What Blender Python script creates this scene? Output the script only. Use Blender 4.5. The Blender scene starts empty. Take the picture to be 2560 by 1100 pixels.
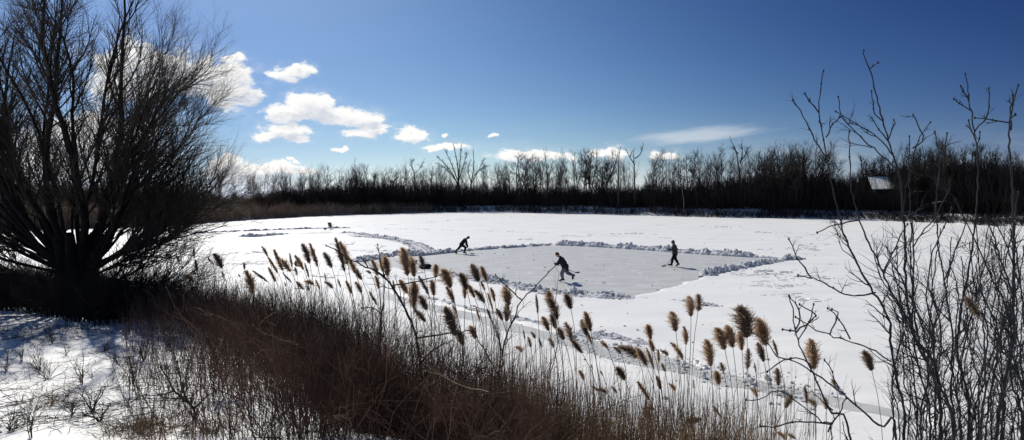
import bpy, bmesh, math, random
import numpy as np
from mathutils import Vector, Matrix

R = np.random.default_rng(7)
random.seed(7)
scene = bpy.context.scene
COL = scene.collection

# ------------------------------------------------------------------ camera
F = 1400.0
CAMZ = 4.68
HOR = 490.0
TH = math.atan((550 - HOR) / F)
CF = np.array([0, math.cos(TH), -math.sin(TH)])
CU = np.array([0, math.sin(TH), math.cos(TH)])
CAMP = np.array([0, 0, CAMZ])


def ray(px, py):
    px = np.asarray(px, float); py = np.asarray(py, float)
    return (((px - 1280) / F)[..., None] * np.array([1.0, 0, 0]) + CF - ((py - 550) / F)[..., None] * CU)


def ground(px, py, z=0.0):
    d = ray(px, py)
    t = (z - CAMZ) / d[..., 2]
    return CAMP + d * t[..., None]


def at(px, py, depth):
    d = ray(px, py)
    t = np.asarray(depth, float) / d[..., 1]
    return CAMP + d * t[..., None]


def project(P):
    v = np.asarray(P, float) - CAMP
    zf = v @ CF
    return 1280 + F * v[..., 0] / zf, 550 - F * (v @ CU) / zf


cam_d = bpy.data.cameras.new('camera')
cam = bpy.data.objects.new('camera', cam_d)
COL.objects.link(cam)
cam.location = (0, 0, CAMZ)
cam.rotation_euler = (math.pi / 2 - TH, 0, 0)
cam_d.sensor_fit = 'HORIZONTAL'
cam_d.sensor_width = 36
cam_d.lens = 36 * F / 2560
cam_d.clip_start = 0.1
cam_d.clip_end = 6000
scene.camera = cam


# ------------------------------------------------------------------ mesh helpers
def norm(v):
    return v / np.maximum(np.linalg.norm(v, axis=-1, keepdims=True), 1e-9)


class MB:
    def __init__(self):
        self.v = []; self.q = []; self.t = []; self.n = 0

    def add(self, v, q=None, t=None):
        v = np.asarray(v, float).reshape(-1, 3)
        self.v.append(v)
        if q is not None and len(q): self.q.append(np.asarray(q, int) + self.n)
        if t is not None and len(t): self.t.append(np.asarray(t, int) + self.n)
        self.n += len(v)
        return self

    def tubes(self, P, Rr, S=3):
        P = np.asarray(P, float); Rr = np.asarray(Rr, float)
        if P.ndim == 2: P = P[None]; Rr = Rr[None]
        N, K, _ = P.shape
        if N == 0: return self
        T = norm(np.gradient(P, axis=1))
        m = np.abs(T.mean(axis=1))
        ref = np.eye(3)[np.argmin(m, axis=1)]
        A = norm(np.cross(T, ref[:, None, :])); B = np.cross(T, A)
        a = np.arange(S) * 2 * np.pi / S
        V = P[:, :, None, :] + Rr[:, :, None, None] * (np.cos(a)[None, None, :, None] * A[:, :, None, :] + np.sin(a)[None, None, :, None] * B[:, :, None, :])
        idx = np.arange(N * K * S).reshape(N, K, S)
        nx = np.roll(idx, -1, axis=2)
        q = np.stack([idx[:, :-1], nx[:, :-1], nx[:, 1:], idx[:, 1:]], -1).reshape(-1, 4)
        return self.add(V.reshape(-1, 3), q)

    def ribbons(self, P, Rr, rng=None):
        P = np.asarray(P, float); Rr = np.asarray(Rr, float)
        N, K, _ = P.shape
        T = norm(np.gradient(P, axis=1))
        A = norm(np.cross(T, (rng or R).normal(size=(N, 1, 3))))
        V = np.stack([P - A * Rr[..., None], P + A * Rr[..., None]], 2)
        idx = np.arange(N * K * 2).reshape(N, K, 2)
        q = np.stack([idx[:, :-1, 0], idx[:, :-1, 1], idx[:, 1:, 1], idx[:, 1:, 0]], -1).reshape(-1, 4)
        return self.add(V.reshape(-1, 3), q)

    def box(self, c, s, rot=None):
        c = np.array(c, float); s = np.array(s, float) / 2
        v = np.array([[x, y, z] for x in (-1, 1) for y in (-1, 1) for z in (-1, 1)], float) * s
        if rot is not None: v = v @ np.array(rot).T
        q = [[0, 1, 3, 2], [4, 6, 7, 5], [0, 4, 5, 1], [2, 3, 7, 6], [0, 2, 6, 4], [1, 5, 7, 3]]
        return self.add(v + c, q)

    def mesh(self, name, mat=None, smooth=True):
        me = bpy.data.meshes.new(name)
        V = np.concatenate(self.v) if self.v else np.zeros((0, 3))
        q = np.concatenate(self.q) if self.q else np.zeros((0, 4), int)
        t = np.concatenate(self.t) if self.t else np.zeros((0, 3), int)
        me.vertices.add(len(V)); me.vertices.foreach_set('co', V.ravel())
        nl = q.size + t.size
        me.loops.add(nl)
        me.loops.foreach_set('vertex_index', np.concatenate([q.ravel(), t.ravel()]).astype(np.int32))
        me.polygons.add(len(q) + len(t))
        st = np.concatenate([np.arange(len(q)) * 4, q.size + np.arange(len(t)) * 3]).astype(np.int32)
        me.polygons.foreach_set('loop_start', st)
        me.polygons.foreach_set('use_smooth', np.full(len(q) + len(t), smooth))
        me.update(calc_edges=True)
        if mat: me.materials.append(mat)
        return me

    def obj(self, name, mat=None, parent=None, smooth=True):
        return link(name, self.mesh(name, mat, smooth), parent)


def link(name, me, parent=None):
    o = bpy.data.objects.new(name, me)
    COL.objects.link(o)
    if parent is not None: o.parent = parent
    return o


def tag(o, label=None, cat=None, group=None, kind=None):
    if label: o['label'] = label
    if cat: o['category'] = cat
    if group: o['group'] = group
    if kind: o['kind'] = kind
    return o


def thing(name, label, cat, loc=(0, 0, 0), group=None):
    o = bpy.data.objects.new(name, None)
    o.empty_display_size = 0.2
    COL.objects.link(o)
    o.location = tuple(float(c) for c in loc)
    return tag(o, label, cat, group)


def curves(start, d, length, K, trop=0.0, wig=0.1, rng=R, bend=None):
    start = np.asarray(start, float); d = norm(np.asarray(d, float))
    N = len(start)
    P = np.zeros((N, K, 3)); P[:, 0] = start
    st = (np.asarray(length, float) / (K - 1))[:, None] * np.ones((N, 1))
    for k in range(1, K):
        P[:, k] = P[:, k - 1] + d * st
        d = d + wig * rng.normal(size=(N, 3))
        d[:, 2] += trop
        if bend is not None: d = d + bend
        d = norm(d)
    return P


def spawn(P, Rr, m, t0, t1, ang, L, K, rad, trop=0.05, wig=0.12, rng=R, taper=0.35, lenfall=0.5, tip=0.3):
    """children curves of the given curves"""
    N, KP, _ = P.shape
    n = N * m
    pi = np.repeat(np.arange(N), m)
    t = rng.uniform(t0, t1, n)
    f = t * (KP - 1); i = np.minimum(f.astype(int), KP - 2); fr = (f - i)[:, None]
    pos = P[pi, i] * (1 - fr) + P[pi, i + 1] * fr
    T = norm(P[pi, i + 1] - P[pi, i])
    rr = Rr[pi, i] * (1 - fr[:, 0]) + Rr[pi, i + 1] * fr[:, 0]
    pr = norm(np.cross(T, rng.normal(size=(n, 3))))
    a = rng.uniform(ang[0], ang[1], n)[:, None]
    d = np.cos(a) * T + np.sin(a) * pr
    ln = rng.uniform(L[0], L[1], n) * (1 - lenfall * t)
    C = curves(pos, d, ln, K, trop, wig, rng)
    r0 = np.minimum(rr * 0.75, rng.uniform(rad[0], rad[1], n))
    rad_ = r0[:, None] * np.linspace(1, tip, K)[None]
    return C, rad_


def taper(r0, r1, K, N=None):
    v = np.linspace(0, 1, K)
    if N is None: return r0 + (r1 - r0) * v
    return (np.asarray(r0)[:, None] * (1 - v) + np.asarray(r1)[:, None] * v) if np.ndim(r0) else np.tile(r0 + (r1 - r0) * v, (N, 1))


_ph = R.uniform(0, 6.28, (5, 14, 3)); _dr = R.normal(size=(14, 2))
_dr = _dr / np.linalg.norm(_dr, axis=1, keepdims=True)


def noise2(x, y, freq, s=0, oct=3):
    out = 0; a = 1; tot = 0
    for o in range(oct):
        acc = 0
        for k in range(6):
            dx, dy = _dr[(k + o * 3 + s) % 14]
            w = 0.7 + 0.12 * k
            acc = acc + np.sin((x * dx + y * dy) * freq * w * 2 ** o + _ph[s % 5, (k + 2 * o) % 14, o % 3] + 1.7 * np.sin((x * dy - y * dx) * freq * 0.6 * 2 ** o + _ph[s % 5, k, 1]))
        out = out + a * acc / 3.0; tot += a; a *= 0.5
    return out / tot


def resample(pts, step):
    pts = np.asarray(pts, float)
    seg = np.linalg.norm(np.diff(pts, axis=0), axis=1); cum = np.concatenate([[0], np.cumsum(seg)])
    n = max(2, int(cum[-1] / step) + 1)
    s = np.linspace(0, cum[-1], n)
    return np.stack([np.interp(s, cum, pts[:, k]) for k in range(pts.shape[1])], 1)


def smoothline(pts, n=6):
    """Catmull-Rom through the points"""
    p = np.asarray(pts, float); p = np.vstack([2 * p[0] - p[1], p, 2 * p[-1] - p[-2]])
    out = []
    for i in range(1, len(p) - 2):
        for t in np.linspace(0, 1, n, endpoint=False):
            a, b, c, d = p[i - 1], p[i], p[i + 1], p[i + 2]
            out.append(0.5 * (2 * b + (c - a) * t + (2 * a - 5 * b + 4 * c - d) * t * t + (3 * b - a - 3 * c + d) * t ** 3))
    out.append(p[-2])
    return np.array(out)


def ico(sub):
    bm = bmesh.new(); bmesh.ops.create_icosphere(bm, subdivisions=sub, radius=1)
    v = np.array([x.co[:] for x in bm.verts]); f = np.array([[l.index for l in x.verts] for x in bm.faces]); bm.free()
    return v, f


ICO1 = ico(1); ICO2 = ico(2); ICO3 = ico(3)
ORD = ['first', 'second', 'third', 'fourth', 'fifth', 'sixth', 'seventh', 'eighth', 'ninth', 'tenth', 'eleventh', 'twelfth',
       'thirteenth', 'fourteenth', 'fifteenth', 'sixteenth', 'seventeenth', 'eighteenth', 'nineteenth', 'twentieth'] + ['%dth' % k for k in range(21, 80)]


# ------------------------------------------------------------------ materials
def lin(c):
    return c


def mat(name, col, rough=0.8, var=0.25, scale=6.0, bump=0.0, bscale=30.0, spec=0.3, transl=0.0, tcol=None, coord='Object', detail=5, col2=None):
    m = bpy.data.materials.new(name); m.use_nodes = True
    nt = m.node_tree; N = nt.nodes; L = nt.links
    b = N['Principled BSDF']; out = N['Material Output']
    tc = N.new('ShaderNodeTexCoord')
    nz = N.new('ShaderNodeTexNoise'); nz.inputs['Scale'].default_value = scale; nz.inputs['Detail'].default_value = detail
    L.new(tc.outputs[coord], nz.inputs['Vector'])
    rp = N.new('ShaderNodeValToRGB')
    c = np.array(col); c2 = np.array(col2) if col2 is not None else c * (1 + var)
    rp.color_ramp.elements[0].position = 0.3; rp.color_ramp.elements[1].position = 0.7
    rp.color_ramp.elements[0].color = (*(c * (1 - var)), 1); rp.color_ramp.elements[1].color = (*np.minimum(c2, 1), 1)
    L.new(nz.outputs['Fac'], rp.inputs['Fac'])
    L.new(rp.outputs['Color'], b.inputs['Base Color'])
    b.inputs['Roughness'].default_value = rough
    b.inputs['Specular IOR Level'].default_value = spec
    if bump > 0:
        n2 = N.new('ShaderNodeTexNoise'); n2.inputs['Scale'].default_value = bscale; n2.inputs['Detail'].default_value = 6
        L.new(tc.outputs[coord], n2.inputs['Vector'])
        bp = N.new('ShaderNodeBump'); bp.inputs['Strength'].default_value = 1.0; bp.inputs['Distance'].default_value = bump
        L.new(n2.outputs['Fac'], bp.inputs['Height']); L.new(bp.outputs['Normal'], b.inputs['Normal'])
    if transl > 0:
        tr = N.new('ShaderNodeBsdfTranslucent'); tr.inputs['Color'].default_value = (*(tcol or col), 1)
        mx = N.new('ShaderNodeMixShader'); mx.inputs['Fac'].default_value = transl
        L.new(b.outputs[0], mx.inputs[1]); L.new(tr.outputs[0], mx.inputs[2]); L.new(mx.outputs[0], out.inputs['Surface'])
    return m


def plaid(name, c1, c2, c3, s=9.0):
    m = mat(name, c1, rough=0.9)
    nt = m.node_tree; N = nt.nodes; L = nt.links; b = N['Principled BSDF']
    tc = N.new('ShaderNodeTexCoord')
    fac = None
    for ax, sc in (('X', s), ('Z', s)):
        w = N.new('ShaderNodeTexWave'); w.wave_type = 'BANDS'; w.bands_direction = ax
        w.inputs['Scale'].default_value = sc / 3.0; w.inputs['Distortion'].default_value = 1.0
        L.new(tc.outputs['Object'], w.inputs['Vector'])
        if fac is None: fac = w.outputs['Fac']
        else:
            mm = N.new('ShaderNodeMath'); mm.operation = 'MULTIPLY'
            L.new(fac, mm.inputs[0]); L.new(w.outputs['Fac'], mm.inputs[1]); fac = mm.outputs[0]
    rp = N.new('ShaderNodeValToRGB')
    rp.color_ramp.elements[0].position = 0.15; rp.color_ramp.elements[1].position = 0.6
    rp.color_ramp.elements[0].color = (*c1, 1); rp.color_ramp.elements[1].color = (*c3, 1)
    e = rp.color_ramp.elements.new(0.35); e.color = (*c2, 1)
    L.new(fac, rp.inputs['Fac']); L.new(rp.outputs['Color'], b.inputs['Base Color'])
    return m


SNOW_COL = (0.86, 0.852, 0.805)


def snow_mat(name, streak=True, bump=0.012):
    m = bpy.data.materials.new(name); m.use_nodes = True
    nt = m.node_tree; N = nt.nodes; L = nt.links; b = N['Principled BSDF']
    tc = N.new('ShaderNodeTexCoord')
    n1 = N.new('ShaderNodeTexNoise'); n1.inputs['Scale'].default_value = 0.35; n1.inputs['Detail'].default_value = 8
    mp0 = N.new('ShaderNodeMapping'); mp0.inputs['Scale'].default_value = (0.45, 1.3, 1.0); mp0.inputs['Rotation'].default_value = (0, 0, 0.12)
    L.new(tc.outputs['Object'], mp0.inputs['Vector']); L.new(mp0.outputs['Vector'], n1.inputs['Vector'])
    rp = N.new('ShaderNodeValToRGB')
    rp.color_ramp.elements[0].position = 0.3; rp.color_ramp.elements[1].position = 0.65
    rp.color_ramp.elements[0].color = (SNOW_COL[0] * 0.89, SNOW_COL[1] * 0.90, SNOW_COL[2] * 0.93, 1); rp.color_ramp.elements[1].color = (*SNOW_COL, 1)
    L.new(n1.outputs['Fac'], rp.inputs['Fac']); L.new(rp.outputs['Color'], b.inputs['Base Color'])
    b.inputs['Roughness'].default_value = 0.55; b.inputs['Specular IOR Level'].default_value = 0.35
    n2 = N.new('ShaderNodeTexNoise'); n2.inputs['Scale'].default_value = 3.0; n2.inputs['Detail'].default_value = 8; n2.inputs['Roughness'].default_value = 0.6
    mp = N.new('ShaderNodeMapping'); mp.inputs['Scale'].default_value = (0.5, 1.4, 1.0); mp.inputs['Rotation'].default_value = (0, 0, 0.3)
    L.new(tc.outputs['Object'], mp.inputs['Vector']); L.new(mp.outputs['Vector'], n2.inputs['Vector'])
    bp = N.new('ShaderNodeBump'); bp.inputs['Distance'].default_value = bump; bp.inputs['Strength'].default_value = 1.0
    L.new(n2.outputs['Fac'], bp.inputs['Height']); L.new(bp.outputs['Normal'], b.inputs['Normal'])
    return m


def ice_mat():
    m = bpy.data.materials.new('ice'); m.use_nodes = True
    nt = m.node_tree; N = nt.nodes; L = nt.links; b = N['Principled BSDF']
    tc = N.new('ShaderNodeTexCoord')
    mp = N.new('ShaderNodeMapping'); mp.inputs['Scale'].default_value = (0.6, 1.6, 1.0); mp.inputs['Rotation'].default_value = (0, 0, 0.2)
    L.new(tc.outputs['Object'], mp.inputs['Vector'])
    n1 = N.new('ShaderNodeTexNoise'); n1.inputs['Scale'].default_value = 0.9; n1.inputs['Detail'].default_value = 9; n1.inputs['Roughness'].default_value = 0.65
    L.new(mp.outputs['Vector'], n1.inputs['Vector'])
    rp = N.new('ShaderNodeValToRGB')
    rp.color_ramp.elements[0].position = 0.25; rp.color_ramp.elements[1].position = 0.75
    rp.color_ramp.elements[0].color = (0.42, 0.43, 0.415, 1); rp.color_ramp.elements[1].color = (0.61, 0.61, 0.58, 1)
    L.new(n1.outputs['Fac'], rp.inputs['Fac'])
    # skate scratches
    w = N.new('ShaderNodeTexVoronoi'); w.feature = 'DISTANCE_TO_EDGE'; w.inputs['Scale'].default_value = 0.6
    wn = N.new('ShaderNodeTexNoise'); wn.inputs['Scale'].default_value = 0.5; wn.inputs['Detail'].default_value = 2
    L.new(tc.outputs['Object'], wn.inputs['Vector'])
    vm = N.new('ShaderNodeMixRGB'); vm.blend_type = 'ADD'; vm.inputs['Fac'].default_value = 3.0
    L.new(tc.outputs['Object'], vm.inputs[1]); L.new(wn.outputs['Color'], vm.inputs[2]); L.new(vm.outputs[0], w.inputs['Vector'])
    cr = N.new('ShaderNodeValToRGB'); cr.color_ramp.elements[0].position = 0.0; cr.color_ramp.elements[1].position = 0.02
    cr.color_ramp.elements[0].color = (1, 1, 1, 1); cr.color_ramp.elements[1].color = (0, 0, 0, 1)
    L.new(w.outputs['Distance'], cr.inputs['Fac'])
    mx = N.new('ShaderNodeMixRGB'); mx.blend_type = 'ADD'; 
    mu = N.new('ShaderNodeMath'); mu.operation = 'MULTIPLY'; mu.inputs[1].default_value = 0.16
    L.new(cr.outputs['Color'], mu.inputs[0]); L.new(mu.outputs[0], mx.inputs['Fac'])
    L.new(rp.outputs['Color'], mx.inputs[1]); mx.inputs[2].default_value = (1, 1, 1, 1)
    L.new(mx.outputs[0], b.inputs['Base Color'])
    b.inputs['Roughness'].default_value = 0.5; b.inputs['Specular IOR Level'].default_value = 0.3
    bp = N.new('ShaderNodeBump'); bp.inputs['Distance'].default_value = 0.004
    L.new(n1.outputs['Fac'], bp.inputs['Height']); L.new(bp.outputs['Normal'], b.inputs['Normal'])
    return m


M_SNOW = snow_mat('snow')
M_BANK = snow_mat('bank_snow', bump=0.03)
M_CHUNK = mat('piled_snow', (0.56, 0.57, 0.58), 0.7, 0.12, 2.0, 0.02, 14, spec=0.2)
M_ICE = ice_mat()
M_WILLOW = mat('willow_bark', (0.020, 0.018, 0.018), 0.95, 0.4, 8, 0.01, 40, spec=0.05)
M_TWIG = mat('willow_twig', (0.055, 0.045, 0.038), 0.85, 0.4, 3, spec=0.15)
M_SAP = mat('sapling_bark', (0.034, 0.034, 0.040), 0.8, 0.4, 14, 0.003, 90, spec=0.2)
M_FORK = mat('grey_bark', (0.03, 0.026, 0.022), 0.8, 0.5, 12, 0.003, 90, spec=0.2, col2=(0.07, 0.06, 0.05))
M_FAR = mat('far_bark', (0.034, 0.031, 0.030), 0.95, 0.4, 0.5, spec=0.1)
M_FARTW = mat('far_twigs', (0.055, 0.047, 0.043), 0.95, 0.4, 0.3, spec=0.1)
M_SNAG = mat('weathered_wood', (0.06, 0.055, 0.05), 0.9, 0.4, 1.0, spec=0.1)
M_PALE = mat('pale_dead_wood', (0.16, 0.145, 0.13), 0.9, 0.3, 2.0, spec=0.1)
M_BRUSH = mat('far_brush', (0.030, 0.026, 0.026), 0.95, 0.45, 0.25, spec=0.05)
M_BRUSHB = mat('brown_far_brush', (0.075, 0.052, 0.036), 0.95, 0.4, 0.2, spec=0.05)
M_REEDBED = mat('far_reed_bed', (0.36, 0.27, 0.19), 0.95, 0.4, 0.6, spec=0.05)
M_THICK = mat('thicket_stems', (0.028, 0.019, 0.015), 0.9, 0.4, 2.6, spec=0.15, col2=(0.165, 0.095, 0.066))
M_DARKTH = mat('dark_brush', (0.028, 0.023, 0.021), 0.9, 0.4, 1.2, spec=0.1)
M_GRASS = mat('dry_grass', (0.06, 0.034, 0.020), 0.85, 0.5, 4.0, spec=0.15, col2=(0.34, 0.23, 0.13))
M_STALK = mat('reed_stalk', (0.22, 0.16, 0.095), 0.7, 0.4, 3.0, spec=0.3, col2=(0.46, 0.34, 0.21))
M_LEAF = mat('dry_reed_leaf', (0.20, 0.14, 0.08), 0.8, 0.3, 8.0, spec=0.2, transl=0.4, tcol=(0.3, 0.2, 0.1))
M_PLUME = mat('reed_plume', (0.46, 0.35, 0.245), 0.95, 0.25, 5.0, spec=0.05, transl=0.55, tcol=(0.74, 0.55, 0.375))
M_PLUMED = mat('dark_reed_plume', (0.26, 0.20, 0.15), 0.95, 0.25, 5.0, spec=0.05, transl=0.5, tcol=(0.45, 0.34, 0.245))
M_WEED = mat('dead_weed', (0.035, 0.028, 0.022), 0.9, 0.4, 4.0, spec=0.1)
M_SKIN = mat('skin', (0.42, 0.26, 0.19), 0.55, 0.1, 20)
M_BLACK = mat('black_cloth', (0.012, 0.012, 0.014), 0.9, 0.3, 25, 0.003, 60, spec=0.1)
M_NAVY = plaid('dark_jacket', (0.010, 0.011, 0.015), (0.014, 0.016, 0.022), (0.024, 0.027, 0.034))
M_CAMO = plaid('plaid_jacket', (0.010, 0.011, 0.011), (0.03, 0.033, 0.032), (0.085, 0.09, 0.085), 11)
M_GREY = mat('grey_trousers', (0.15, 0.155, 0.175), 0.9, 0.25, 18, 0.004, 40, spec=0.1)
M_HAIR = mat('brown_knit', (0.10, 0.045, 0.022), 0.9, 0.4, 60, 0.004, 90)
M_HELM = mat('black_helmet', (0.012, 0.012, 0.013), 0.35, 0.2, 20, spec=0.5)
M_LEATH = mat('black_leather', (0.012, 0.011, 0.011), 0.5, 0.3, 30, spec=0.4)
M_STEEL = mat('skate_steel', (0.62, 0.63, 0.65), 0.3, 0.1, 30, spec=0.6); M_STEEL.node_tree.nodes['Principled BSDF'].inputs['Metallic'].default_value = 0.8
M_STICK = mat('stick_wood', (0.05, 0.035, 0.025), 0.5, 0.3, 20)
M_TAPE = mat('black_tape', (0.015, 0.015, 0.015), 0.9, 0.3, 50)
M_PUCK = mat('puck_rubber', (0.02, 0.02, 0.02), 0.7, 0.2, 50)
M_GREEN = mat('green_canvas', (0.02, 0.05, 0.025), 0.85, 0.3, 12, 0.002, 80)
M_GREENL = mat('pale_canvas', (0.16, 0.20, 0.16), 0.85, 0.3, 12)
M_FRAME = mat('pale_frame', (0.45, 0.5, 0.46), 0.4, 0.1, 12)
M_BAG = mat('dark_nylon', (0.014, 0.013, 0.015), 0.75, 0.3, 14, 0.004, 50, spec=0.25)
M_WOODW = mat('dark_boards', (0.009, 0.008, 0.008), 0.9, 0.4, 1.5, 0.01, 8)
M_SHINGLE = mat('dark_shingles', (0.02, 0.02, 0.023), 0.9, 0.3, 3.0, 0.01, 12)
M_GLASS = mat('dark_glass', (0.02, 0.025, 0.03), 0.1, 0.1, 3.0, spec=0.5)


# ------------------------------------------------------------------ terrain
SHO = np.array([(-80, 29), (-30, 22), (-14, 17), (-8.2, 13), (-3.9, 8), (-1.5, 4.3), (2, 2.6), (6, 1.5), (14, 0.5), (80, -2)], float)


def sdist(x, y):
    x = np.asarray(x, float); y = np.asarray(y, float)
    best = np.full(x.shape, 1e9)
    for a, b in zip(SHO[:-1], SHO[1:]):
        ab = b - a
        t = np.clip(((x - a[0]) * ab[0] + (y - a[1]) * ab[1]) / (ab @ ab), 0, 1)
        best = np.minimum(best, np.hypot(x - a[0] - t * ab[0], y - a[1] - t * ab[1]))
    return best * np.where(y > np.interp(x, SHO[:, 0], SHO[:, 1]), 1, -1)


def bank_z(x, y):
    x = np.asarray(x, float); y = np.asarray(y, float)
    s = sdist(x, y)
    pl = 3.1 - 0.11 * np.clip(y - 2, 0, 30)
    t = np.clip(s / 3.3, 0, 1); t = t * t * (3 - 2 * t)
    z = pl * (1 - t) - 0.45 * t
    return z + 0.05 * noise2(x, y, 1.1, 1) + 0.03 * noise2(x, y, 4.0, 2) + 0.012 * noise2(x, y, 11.0, 3)


def land_z(x, y):
    return np.maximum(bank_z(x, y), 0.03)


def grid_obj(name, X, Y, Z, m):
    n, k = X.shape
    idx = np.arange(n * k).reshape(n, k)
    q = np.stack([idx[:-1, :-1], idx[:-1, 1:], idx[1:, 1:], idx[1:, :-1]], -1).reshape(-1, 4)
    return MB().add(np.stack([X, Y, Z], -1), q).obj(name, m)


xs = np.concatenate([np.arange(-80, -20, 1.5), np.arange(-20, 14, 0.16), np.arange(14, 60, 1.5)])
ys = np.concatenate([np.arange(-30, -1, 1.5), np.arange(-1, 20, 0.16), np.arange(20, 36, 0.8)])
X, Y = np.meshgrid(xs, ys)
tag(grid_obj('snowy_bank', X, Y, bank_z(X, Y), M_BANK), kind='structure')

# cleared areas on the ice (outline read on the ground plane)
RINK = [(880, 657), (940, 648), (1060, 638), (1140, 630), (1200, 625), (1290, 619), (1380, 613), (1500, 617), (1600, 623), (1700, 630), (1850, 640),
        (1985, 649), (1900, 662), (1850, 671), (1780, 690), (1700, 712), (1630, 730), (1580, 746), (1520, 743), (1440, 736), (1350, 727), (1270, 711), (1180, 696), (1090, 684), (1000, 672), (920, 668)]
PATH1 = [(860, 584), (930, 588), (990, 598), (1035, 607), (1062, 618), (1080, 632), (1045, 634), (1028, 618), (995, 606), (950, 598), (885, 592)]
PATH2 = [(480, 584), (600, 580), (700, 577), (830, 574), (865, 584), (720, 586), (640, 592), (560, 592)]
PATH3 = [(960, 728), (1093, 760), (1200, 786), (1300, 808), (1480, 848), (1640, 882), (1760, 912), (1860, 936), (2070, 984), (2350, 1040), (2350, 1075), (2070, 1020), (1850, 980), (1620, 926), (1470, 886), (1300, 838), (1180, 806), (1093, 786), (960, 752)]


def poly_sd(x, y, poly):
    p = poly
    ins = np.zeros(x.shape, bool); best = np.full(x.shape, 1e9)
    for a, b in zip(p, np.roll(p, -1, axis=0)):
        ab = b - a
        t = np.clip(((x - a[0]) * ab[0] + (y - a[1]) * ab[1]) / (ab @ ab), 0, 1)
        best = np.minimum(best, np.hypot(x - a[0] - t * ab[0], y - a[1] - t * ab[1]))
        c = ((a[1] > y) != (b[1] > y)) & (x < (b[0] - a[0]) * (y - a[1]) / (b[1] - a[1] + 1e-12) + a[0])
        ins ^= c
    return np.where(ins, best, -best)


polys = [np.array([ground(*p)[:2] for p in P]) for P in (RINK, PATH1, PATH2, PATH3)]
deep = [0.18, 0.14, 0.085, 0.13]
rows = 5.0 * 1.011 ** np.arange(0, 500); rows = rows[rows < 700]
us = np.concatenate([np.linspace(-2.4, -1.05, 20)[:-1], np.linspace(-1.05, 1.05, 430), np.linspace(1.05, 2.4, 20)[1:]])
U, Y = np.meshgrid(us, rows)
X = U * Y
fade = np.clip((140 - Y) / 60, 0, 1)
Z = 0.085 + fade * (0.030 * noise2(X, Y, 0.55, 3, 4) + 0.014 * noise2(X * 0.6, Y * 1.8, 2.2, 1, 3) + 0.02 * np.clip(noise2(X * 0.25, Y, 1.3, 4, 4) - 0.25, 0, 1))
for p, dp in zip(polys, deep):
    lo = p.min(0) - 3; hi = p.max(0) + 3
    msk = (X > lo[0]) & (X < hi[0]) & (Y > lo[1]) & (Y < hi[1])
    sd = poly_sd(X[msk], Y[msk], p) + 0.22 * noise2(X[msk], Y[msk], 2.0, 2)
    t = np.clip(sd / 0.5 + 0.3, 0, 1)
    Z[msk] -= dp * t * t * (3 - 2 * t) * (1 + 0.12 * noise2(X[msk], Y[msk], 1.2, 4))
tag(grid_obj('snow_covered_lake', X, Y, Z, M_SNOW), kind='structure')
v = np.array([(-90, 3, 0), (90, 3, 0), (90, 130, 0), (-90, 130, 0)], float)
tag(MB().add(v, [[0, 1, 2, 3]]).obj('lake_ice', M_ICE), kind='structure')
a = np.linspace(0, 2 * np.pi, 65)[:-1]
v = np.concatenate([[[0, 0, -0.6]], np.stack([4000 * np.cos(a), 4000 * np.sin(a), np.full(64, -0.6)], 1)])
tag(MB().add(v, t=[[0, 1 + k, 1 + (k + 1) % 64] for k in range(64)]).obj('ground', M_BANK), kind='structure')

# far shore
SHP = np.array([(-700, 640), (-300, 600), (0, 578), (250, 571), (430, 565), (600, 552), (750, 543), (900, 537), (1100, 532), (1250, 532), (1500, 537), (1800, 545), (2050, 548), (2300, 557), (2560, 570), (2900, 592), (3300, 620)], float)


def shore_y(px):
    return np.interp(px, SHP[:, 0], SHP[:, 1])


def shore_pt(px, off):
    """ground point seen in direction px, 'off' metres behind the far waterline"""
    g = ground(px, shore_y(px))
    d = norm(g[..., :2] * np.ones(1))
    return g[..., :2] + d * np.asarray(off)[..., None]


def far_z(off, x, y):
    off = np.asarray(off, float)
    return np.interp(off, [-3, 0, 2.6, 3.6, 8, 20, 80, 400], [-0.35, 0.05, 0.9, 1.7, 2.2, 2.8, 3.2, 4.2]) + np.where(off > 0, 0.25 * noise2(x, y, 0.25, 2), 0)


pxs = np.linspace(-700, 3300, 360)
offs = np.array([-3, -1.5, 0, 0.7, 1.4, 2.4, 4, 6, 8, 11, 15, 20, 30, 50, 80, 150, 400.])
PX, OF = np.meshgrid(pxs, offs)
XY = shore_pt(PX, OF + np.where(OF < 5, 0.8 * noise2(PX / 40, OF * 0, 1.3, 3), 0))
tag(grid_obj('far_bank', XY[..., 0], XY[..., 1], far_z(OF, XY[..., 0], XY[..., 1]), M_BANK), kind='structure')


# ------------------------------------------------------------------ snow ridges
def chunks(mb, C, S, rng):
    v0, f0 = ICO2 if len(C) < 40 else ICO1
    n = len(C)
    sc = S[:, None, None] * rng.uniform(0.65, 1.35, (n, 1, 3)) * np.array([1.15, 1.0, 0.8])
    V = v0[None] * rng.uniform(0.72, 1.25, (n, len(v0), 1)) * sc
    a = rng.uniform(0, 6.28, n); ca, sa = np.cos(a)[:, None], np.sin(a)[:, None]
    V = np.stack([V[..., 0] * ca - V[..., 1] * sa, V[..., 0] * sa + V[..., 1] * ca, V[..., 2]], -1) + C[:, None]
    t = (f0[None] + (np.arange(n) * len(v0))[:, None, None]).reshape(-1, 3)
    mb.add(V, t=t)


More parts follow.
